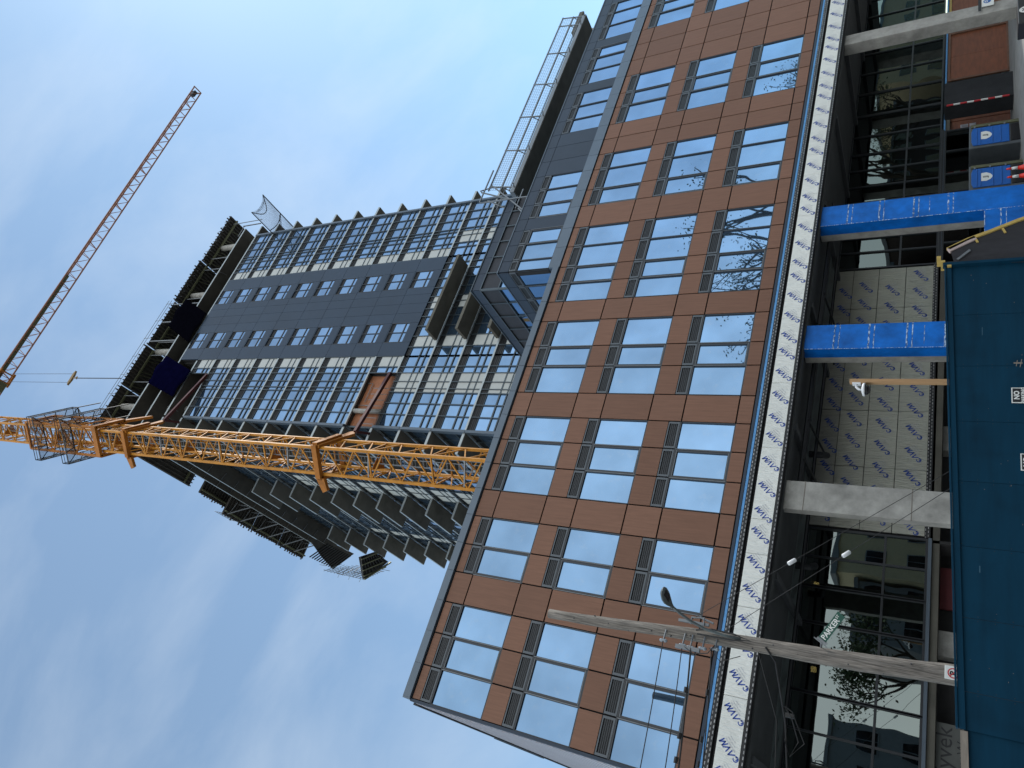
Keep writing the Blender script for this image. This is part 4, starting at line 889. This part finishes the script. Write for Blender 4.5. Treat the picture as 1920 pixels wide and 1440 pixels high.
s = MB(); s.box(9.5, 9.53, 13.997, 13.9995, 1.26, 1.40); s.beam((9.42, 13.998, 1.3), (9.6, 13.998, 1.27), .004, .012); s.beam((9.44, 13.998, 1.36), (9.58, 13.998, 1.34), .004, .012); s.build('graffiti_tag', BAREPLY, hd)
s = MB(); random.seed(17)
for fx_ in fx[:-1]:
    for dx_ in (-.04, .04):
        for k in range(9): s.box(fx_+dx_-.006, fx_+dx_+.006, 13.9965, 13.9992, .3+k*.24, .312+k*.24)
s.build('screw_head', BPAINT, hd)
s = MB()
for (x, z, w_, h_) in ((10.2, 1.9, .2, .012), (5.2, 1.95, .12, .016), (9.9, 1.1, .012, .12)): s.box(x, x+w_, 13.9972, 13.9994, z, z+h_)
sf = s.build('faded_streak', mat('faded_blue_paint', (.03, .09, .14), .8, var=.4, scale=6), hd)
# scrim fence leaning away at the hoarding's right end
t = thing('scrim_barrier', 'sloping black scrim cloth barrier with yellow timber rail at the right end of the hoarding', 'barrier', (12.6, 14, 0))
s = MB(); s.prism([(11.98, 13.96, -.1), (13.55, 13.96, -.1), (13.35, 13.96, .75), (13.15, 13.96, 1.25), (12.92, 13.96, 1.72), (12.72, 13.96, 2.16), (12.5, 13.96, 2.48), (12.08, 13.96, 2.40)], (0, .012, 0)); s.build('scrim_cloth', MESHK, t)
s = MB(); s.prism([(13.36, 13.93, .75), (13.16, 13.93, 1.25), (12.93, 13.93, 1.72), (12.73, 13.93, 2.16), (12.51, 13.93, 2.49), (12.56, 13.93, 2.56), (12.80, 13.93, 2.18), (13.0, 13.93, 1.74), (13.23, 13.93, 1.27), (13.43, 13.93, .77)], (0, .08, 0)); 
for zz in (.9, 1.5, 2.0): s.beam((13.26-(zz-.9)*.42, 13.95, zz+.03), (13.12-(zz-.9)*.42, 13.95, zz-.02), .03, .04)
for k, zz in enumerate((2.3, 2.42, 2.5)): s.box(12.0+.13*k, 12.05+.13*k, 13.9, 14.2, zz+.16, zz+.24)
s.build('timber_rail', YTIMB, t); s = MB(); s.beam((12.8, 13.97, 2.02), (12.5, 13.97, 2.52), .08, .11); s.build('capping_board', WRAP if False else mat('pinkish_board', (.45, .36, .34), .7), t)
MB().beam((12.2, 13.94, 2.35), (12.45, 13.94, 2.12), .03, .05).build('loose_batten', STEELG, t)
# timber post with floodlight style camera
t = thing('timber_post', 'slim new timber post standing behind the blue hoarding', 'post', (10.04, 15.5, 0)); MB().box(9.99, 10.09, 15.45, 15.55, -.1, 4.48).build('post', TIMBER, t, bev=.004)
t = thing('security_camera', 'white dome security camera bracketed to the side of the timber post', 'camera', (9.93, 15.5, 4.2))
s = MB(); s.box(9.955, 9.988, 15.44, 15.56, 4.24, 4.42); s.build('bracket_plate', WHITE, t, bev=.006)
s = MB(); s.tube([(9.955, 15.5, 4.34), (9.88, 15.5, 4.33), (9.83, 15.5, 4.28), (9.82, 15.5, 4.2)], .03, 8); s.build('arm', WHITE, t, smooth=True)
s = MB(); s.tube([(9.82, 15.5, 4.22), (9.82, 15.5, 4.19), (9.82, 15.5, 4.14)], [.05, .15, .165], 18); s.build('housing', WHITE, t, smooth=True); s = MB(); s.tube([(9.82, 15.5, 4.138), (9.82, 15.5, 4.08), (9.82, 15.5, 4.03)], [.13, .11, .04], 16); s.build('dome', LENS, t, smooth=True)
# utility pole
up = thing('utility_pole', 'weathered grey timber utility pole leaning slightly behind the hoarding', 'pole', (4.03, 16.5, 0))
s = MB(); n = 22; pts = []; rr = []; random.seed(5)
for k in range(n+1):
    t_ = k/n; z = -.1+11.15*t_; pts.append((4.03-.38*max(0, (z-2))/9.1+.02*math.sin(z*1.1), 16.5+.01*math.sin(z*2), z)); rr.append(.215-.105*t_+.006*random.uniform(-1, 1))
s.tube(pts, rr, 18); s.build('pole_shaft', POLEW, up, smooth=True)
s = MB()
for k in range(16): z = 3+k*.48+random.random()*.2; a = random.uniform(3.4, 6.0); rad = .215-.105*(z/11); xx = 4.03-.38*max(0, (z-2))/9.1; s.tube([(xx+math.cos(a)*rad*.8, 16.5+math.sin(a)*rad*.8, z), (xx+math.cos(a)*(rad+.012), 16.5+math.sin(a)*(rad+.012), z+.01)], .016, 6)
s.build('bolt', STEELD, up)
ins_ = MB(); ir = MB()
for (x, z) in ((3.52, 7.95), (3.50, 7.50), (3.49, 7.32), (3.52, 7.05), (3.56, 6.78)):
    ir.tube([(3.78, 16.36, z), (x, 16.30, z)], .02, 6); ins_.tube([(x, 16.30, z-.09), (x, 16.30, z-.04), (x, 16.30, z), (x, 16.30, z+.05), (x, 16.30, z+.09)], [.022, .042, .022, .042, .02], 10)
ir.box(3.42, 3.50, 16.26, 16.34, 7.1, 7.65); ir.box(4.02, 4.08, 16.30, 16.36, 7.0, 7.7); ir.tube([(4.0, 16.3, 7.4), (4.15, 16.3, 7.4), (4.18, 16.3, 7.2), (4.1, 16.3, 6.9)], .025, 6)
ir.tube([(4.12, 16.3, 6.6), (4.25, 16.3, 6.6)], .015, 5); ir.tube([(4.0, 16.28, 7.1), (4.2, 16.28, 7.12)], .015, 5)
io = ir.build('insulator_bracket', STEELG, up); ins_.build('insulator', mat('grey_porcelain', (.22, .26, .30), .25), io, smooth=True)
s = MB(); s.tube([(3.88, 16.26, 7.25), (3.95, 16.22, 6.9), (3.93, 16.2, 6.4), (3.86, 16.22, 6.05), (3.80, 16.2, 6.4), (3.80, 16.24, 7.2)], .018, 6); s.tube([(3.5, 16.28, 7.5), (3.35, 16.2, 7.2), (3.42, 16.2, 6.9), (3.6, 16.25, 6.8)], .012, 5); s.tube([(3.56, 16.3, 6.9), (3.3, 16.2, 6.6), (3.5, 16.2, 6.2)], .01, 5); s.build('drop_cable', CABLE, up)
# street light
t = thing('street_light', 'grey cobra head street light on a curved arm fixed to the timber pole', 'street light', (3.86, 16.1, 6.2))
s = MB(); s.tube([(3.86, 16.22, 6.25), (3.86, 16.18, 6.6), (3.90, 16.1, 7.0), (3.97, 15.95, 7.3), (4.06, 15.78, 7.52), (4.12, 15.6, 7.64)], .032, 8); s.build('arm', LAMPG, t, smooth=True)
hd_ = MB(); c0 = Vector((4.12, 15.62, 7.65)); ax = Vector((.28, -.95, .16)).normalized(); sd_ = ax.cross(Vector((0, 0, 1))).normalized(); upv = sd_.cross(ax)
rings = [(0, .045, .045), (.10, .055, .055), (.20, .11, .06), (.34, .16, .07), (.48, .165, .065), (.58, .12, .05), (.62, .03, .02)]; n = 16; i0 = 0
for d_, a_, b_ in rings:
    for j in range(n): th = 2*math.pi*j/n; hd_.v.append(tuple(c0+ax*d_+sd_*a_*math.cos(th)+upv*b_*math.sin(th)*(1.0 if math.sin(th) > 0 else .6)))
for k in range(len(rings)-1):
    for j in range(n): hd_._f([(k*n+j, k*n+(j+1) % n, (k+1)*n+(j+1) % n, (k+1)*n+j)])
hd_._f([tuple(range(n)), tuple((len(rings)-1)*n+j for j in range(n))])
hd_.build('lamp_head', LAMPG, t, smooth=True)
s = MB(); s.prism([c0+ax*.30-sd_*.07-upv*.037, c0+ax*.54-sd_*.07-upv*.034, c0+ax*.54+sd_*.07-upv*.034, c0+ax*.30+sd_*.07-upv*.037], -upv*.01); s.build('lens', LENS, t)
# signs on the pole
t = thing('street_name_sign', 'green street name sign reading PARKER ST projecting from the pole', 'sign', (4.2, 16.4, 4.6))
o0 = Vector((4.18, 16.32, 4.665)); rd = Vector((4.72, 16.10, 4.31)); rd = (rd-o0); Ls = rd.length; rd.normalize(); un = Vector((0, 0, 1)); un = (un-rd*un.dot(rd)).normalized(); nn = rd.cross(un)
s = MB(); s.prism([o0-un*.085, o0+rd*Ls-un*.085, o0+rd*Ls+un*.085, o0+un*.085], nn*-.012); s.build('sign_blade', GREEN, t)
s = MB(); f0 = o0+nn*.0025
put_text(s, 'PARKER', .15, f0+rd*Ls*.43-un*.004, rd, un, bold=.0025, spacing=.95); put_text(s, 'ST', .075, f0+rd*Ls*.86+un*.03, rd, un, bold=.001); s.build('sign_lettering', WPAINT, t)
s = MB(); s.beam(o0-un*.12-rd*.01, o0+un*.10-rd*.01, .035, .05); s.beam(o0-un*.17-rd*.06, o0+un*.15-rd*.05, .015, .02); s.tube([o0-rd*.02, (4.0, 16.45, 4.68)], .02, 6); s.build('bracket', STEELG, t)
t = thing('parking_plate', 'small white plate with a red prohibition ring fixed low on the pole', 'sign', (3.95, 16.24, 2.4))
MB().box(3.87, 4.12, 16.225, 16.235, 2.02, 2.48).build('plate', WPAINT, t, bev=.006)
s = MB(); s.mi = 1; put_text(s, 'P', .14, (3.99, 16.222, 2.34), (1, 0, 0), (0, 0, 1), bold=.006); s.mi = 0; disc(s, (3.99, 16.2215, 2.34), (1, 0, 0), (0, 0, 1), .075, .095); s.beam((3.93, 16.2205, 2.40), (4.05, 16.2205, 2.28), .002, .016); s.build('symbol', [RPAINT, BPAINT], t)
# overhead lines
def sag(a, b, d, n=14): a = Vector(a); b = Vector(b); return [a.lerp(b, k/n)-Vector((0, 0, d*4*(k/n)*(1-k/n))) for k in range(n+1)]
wl = [((3.5, 16.28, 7.95), (-3.2, 15.3, 7.6), .05, .011, 'highest thin cable running left from the pole'), ((3.48, 16.28, 7.50), (-3.0, 15.3, 7.05), .07, .011, 'second cable down running left from the pole'),
      ((3.49, 16.28, 7.30), (-3.0, 15.3, 6.75), .10, .020, 'thick dark cable bundle running left from the pole'), ((3.55, 16.28, 6.85), (-3.0, 15.3, 6.3), .12, .014, 'lowest double cable running left from the pole')]
for a, b, d_, r, lb in wl:
    s = MB(); s.tube(sag(a, b, d_), r, 6)
    if r > .012:
        for k in (2, 4, 5): p = Vector(a).lerp(Vector(b), k/14); s.tube([p+Vector((.06, 0, -.02)), p-Vector((.06, 0, .02))], r*2.2, 6)
    tag(s.build('overhead_cable', CABLE), lb, 'cable')
s = MB(); s.tube([(3.82, 16.32, 5.75), (3.6, 16.5, 5.55), (2.6, 17.5, 5.4), (1.2, 18.2, 5.3), (-2, 19, 5.2)], .018, 6)
for q in (0, .12): s.tube([(2.9, 17.3, 5.42), (2.7+q, 17.3, 5.25), (2.3, 17.6, 5.12-q), (2.0, 17.8, 5.3), (2.3, 17.6, 5.40)], .012, 6)
s.tube([(2.75, 17.4, 5.40), (2.75, 17.4, 5.22)], .05, 8); s.tube([(1.6, 18, 5.35), (1.3, 18.1, 5.33)], .06, 8); s.tube([(3.7, 16.4, 5.9), (2.6, 17.5, 5.58), (-2, 19, 5.45)], .010, 5); tag(s.build('overhead_cable', CABLE), 'looped cable with splice boxes running left below the storefront soffit', 'cable')
for a, b, q, lb in (((4.05, 16.4, 7.18+.35), (9.55, 18.2, 2.1), .36, 'upper steel guy wire slanting down right from the pole'), ((4.0, 16.35, 6.45+.2), (9.2, 18.2, 2.0), .47, 'lower steel guy wire slanting down right from the pole')):
    t = thing('guy_wire', lb, 'wire', a, 'guy wires staying the pole'); MB().tube([a, b], .007, 5).build('strand', STEELD, t)
    p = Vector(a).lerp(Vector(b), q); d_ = (Vector(b)-Vector(a)).normalized(); MB().tube([p-d_*.11, p-d_*.09, p+d_*.09, p+d_*.11], [.03, .05, .05, .03], 10).build('strain_insulator', WHITE, t, smooth=True)
# cabinets, cones
def cabinet(x0, label):
    t = thing('site_cabinet', label, 'cabinet', (x0+.6, 23.9, .2), 'grey cabinets with blue doors')
    MB().box(x0, x0+1.35, 23.5, 25.0, .0, 2.12).build('body', CABG, t, bev=.03)
    s = MB(); s.prism([(x0+.12, 23.46, .78), (x0+1.12, 23.46, .78), (x0+1.12, 23.46, 1.98), (x0+.9, 23.46, 2.04), (x0+.34, 23.46, 2.04), (x0+.12, 23.46, 1.98)], (0, .038, 0))
    do = s.build('door', CABB, t, bev=.01)
    s = MB()
    for z in (1.05, 1.32, 1.72, 1.84): s.box(x0+.16, x0+1.08, 23.435, 23.459, z, z+.035)
    s.build('door_rib', CABB, do, bev=.01)
    s = MB(); s.prism([(x0+.42, 23.452, 1.72), (x0+.84, 23.452, 1.72), (x0+.86, 23.452, 1.55), (x0+.78, 23.452, 1.42), (x0+.63, 23.452, 1.33), (x0+.48, 23.452, 1.42), (x0+.40, 23.452, 1.55)], (0, .004, 0)); so = s.build('shield_sticker', WPAINT, do)
    s = MB(); put_text(s, 'JJ', .20, (x0+.63, 23.449, 1.58), (1, 0, 0), (0, 0, 1), bold=.004); s.build('sticker_print', BPAINT, so)
    s = MB(); s.box(x0+1.16, x0+1.30, 23.44, 23.499, .1, 2.05); s.build('hinge_post', FORMJ, t); MB().box(x0+.15, x0+1.1, 23.47, 23.4995, .1, .74).build('lower_opening', LENS, t)
    for z in (.9, 1.4, 1.9): MB().box(x0+1.1, x0+1.2, 23.43, 23.4395, z, z+.06).build('hinge', STEELG, t)
    return t
cabinet(24.0, 'grey site cabinet with blue door and white shield, the one behind the traffic cones'); cabinet(26.35, 'grey site cabinet with blue door and white shield, the one further right by the plywood')
t = thing('traffic_cone', 'orange traffic cone with clean white collar, highest of the three in the picture', 'cone', (23.35, 22.0, .2), 'traffic cones')
s = MB(); s.tube([(23.35, 22.0, .22), (23.35, 22.0, .66), ], [.15, .055], 20); s.tube([(23.35, 22.0, .84), (23.35, 22.0, .97), (23.35, 22.0, 1.0)], [.045, .032, .015], 20); s.build('cone_body', CONE, t, smooth=True)
s = MB(); s.tube([(23.35, 22.0, .66), (23.35, 22.0, .84)], [.062, .047], 20); s.build('reflective_collar', WPAINT, t, smooth=True); MB().box(23.15, 23.55, 21.8, 22.2, .17, .22).build('base', CONE, t, bev=.01)
for dx_, dy_, lb in ((-.42, .0, 'orange traffic cone in front of the blue cabinet door, middle of the three'), (-.88, .1, 'orange traffic cone half hidden behind the blue clad column, lowest of the three')):
    c_ = copytree(t, None, (dx_, dy_, -.02)); c_['label'] = lb
t = thing('utility_box', 'low black box with a round white emblem at the extreme right edge of the site', 'box', (25.1, 17, .1)); MB().box(24.45, 25.9, 17.0, 17.6, .1, .85).build('box_body', BPAINT, t, bev=.02)
s = MB(); disc(s, (25.1, 16.985, .66), (1, 0, 0), (0, 0, 1), .0, .16); so = s.build('emblem', WPAINT, t); s = MB(); put_text(s, 'X', .2, (25.1, 16.98, .66), (1, 0, 0), (0, 0, 1), bold=.006); s.build('emblem_print', BPAINT, so)

# ================================================================== what stands across the street (seen mirrored in the glass)
def block(x0, x1, y0, y1, h, wallm, label, fl=3.1, wx=2.4, name='apartment_block'):
    t = thing(name, label, 'building', ((x0+x1)/2, y0, .6)); MB().box(x0, x1, y1, y0, .3, h).build('wall', wallm, t); MB().box(x0-.25, x1+.25, y1-.25, y0+.25, h, h+.35).build('cornice', GREYB, t)
    z = 1.6
    while z+1.6 < h:
        f = MB(); g_ = MB(); x = x0+1.1
        while x+1.3 < x1: f.box(x-.08, x+1.28, y0, y0+.07, z-.1, z+1.6); g_.box(x, x+.57, y0+.071, y0+.085, z, z+1.5); g_.box(x+.63, x+1.2, y0+.071, y0+.085, z, z+1.5); x += wx
        o = f.build('window_row', GREYB, t); g_.build('pane', LENS, o); z += fl
block(23, 29, -14, -26, 11.5, CREAM, 'cream apartment building across the street, mirrored in the storefront glass')
block(17.6, 22.6, -15, -27, 9.8, GREYB, 'narrow grey apartment building across the street beside the cream one')
block(30, 35, -16, -27, 7.5, BRICK, 'low brown brick apartment building across the street')
block(-13, 11.5, -17, -29, 11.2, GREYB, 'long grey rendered building across the street, mirrored in the left storefront')
DKB = mat('dark_brick', (0.075, 0.055, 0.048), 0.95, var=0.3)
block(37, 60, -17, -30, 9.0, DKB, 'long dark brick building across the street', name='brick_block')
block(62, 84, -14, -27, 9.6, DKB, 'dark brick building across the street at the far right', name='brick_block')
block(88, 120, -14, -27, 12, CREAM, 'cream walk up building far down the street on the right', name='walk_up_building')
def tree(x, y, h, lean, label, dens, seed):
    random.seed(seed); t = thing('street_tree', label, 'tree', (x, y, .6), 'street trees opposite'); s = MB(); lf = MB(); tips = []
    def br(p, d, l, r, dep):
        q = p+d*l; s.tube([p, p.lerp(q, .5)+Vector((random.uniform(-.1, .1), random.uniform(-.1, .1), 0)), q], [r, r*.85, r*.68], 6, cap=False)
        if dep == 0: tips.append(q); return
        if dep < 3: tips.append(q)
        for _ in range(3 if dep > 2 else 2):
            nd = (d+Vector((random.uniform(-.75, .75), random.uniform(-.75, .75), random.uniform(-.15, .5)))).normalized(); br(q, nd, l*random.uniform(.62, .85), r*.62, dep-1)
    br(Vector((x, y, .5)), Vector((lean, 0, 1)).normalized(), h*.28, h*.022, 5)
    for q in tips:
        for _ in range(dens):
            c_ = q+Vector([random.gauss(0, .45) for _ in range(3)]); a_ = Vector([random.uniform(-1, 1) for _ in range(3)]).normalized()*random.uniform(.08, .17); b_ = a_.cross(Vector([random.uniform(-1, 1) for _ in range(3)])).normalized()*random.uniform(.05, .1)
            lf.quad(c_-a_, c_+b_, c_+a_, c_-b_)
    s.build('trunk', BARK, t); lf.build('crown', LEAF, t)
tree(48, -9.5, 25, .0, 'tall broad street tree across the road, mirrored over the blue column', 7, 3)
tree(66, -9.5, 18, -.05, 'thin leaved street tree across the road, mirrored in the lower right windows', 7, 5)
tree(76, -9.5, 13, .1, 'bushy street tree far down the road on the right', 9, 21)
tree(14.2, -9.0, 11.5, .06, 'gnarled street tree across the road, mirrored in the left storefront', 16, 9)
tree(-3, -9.5, 10, -.1, 'round street tree across the road at the far left', 9, 12)
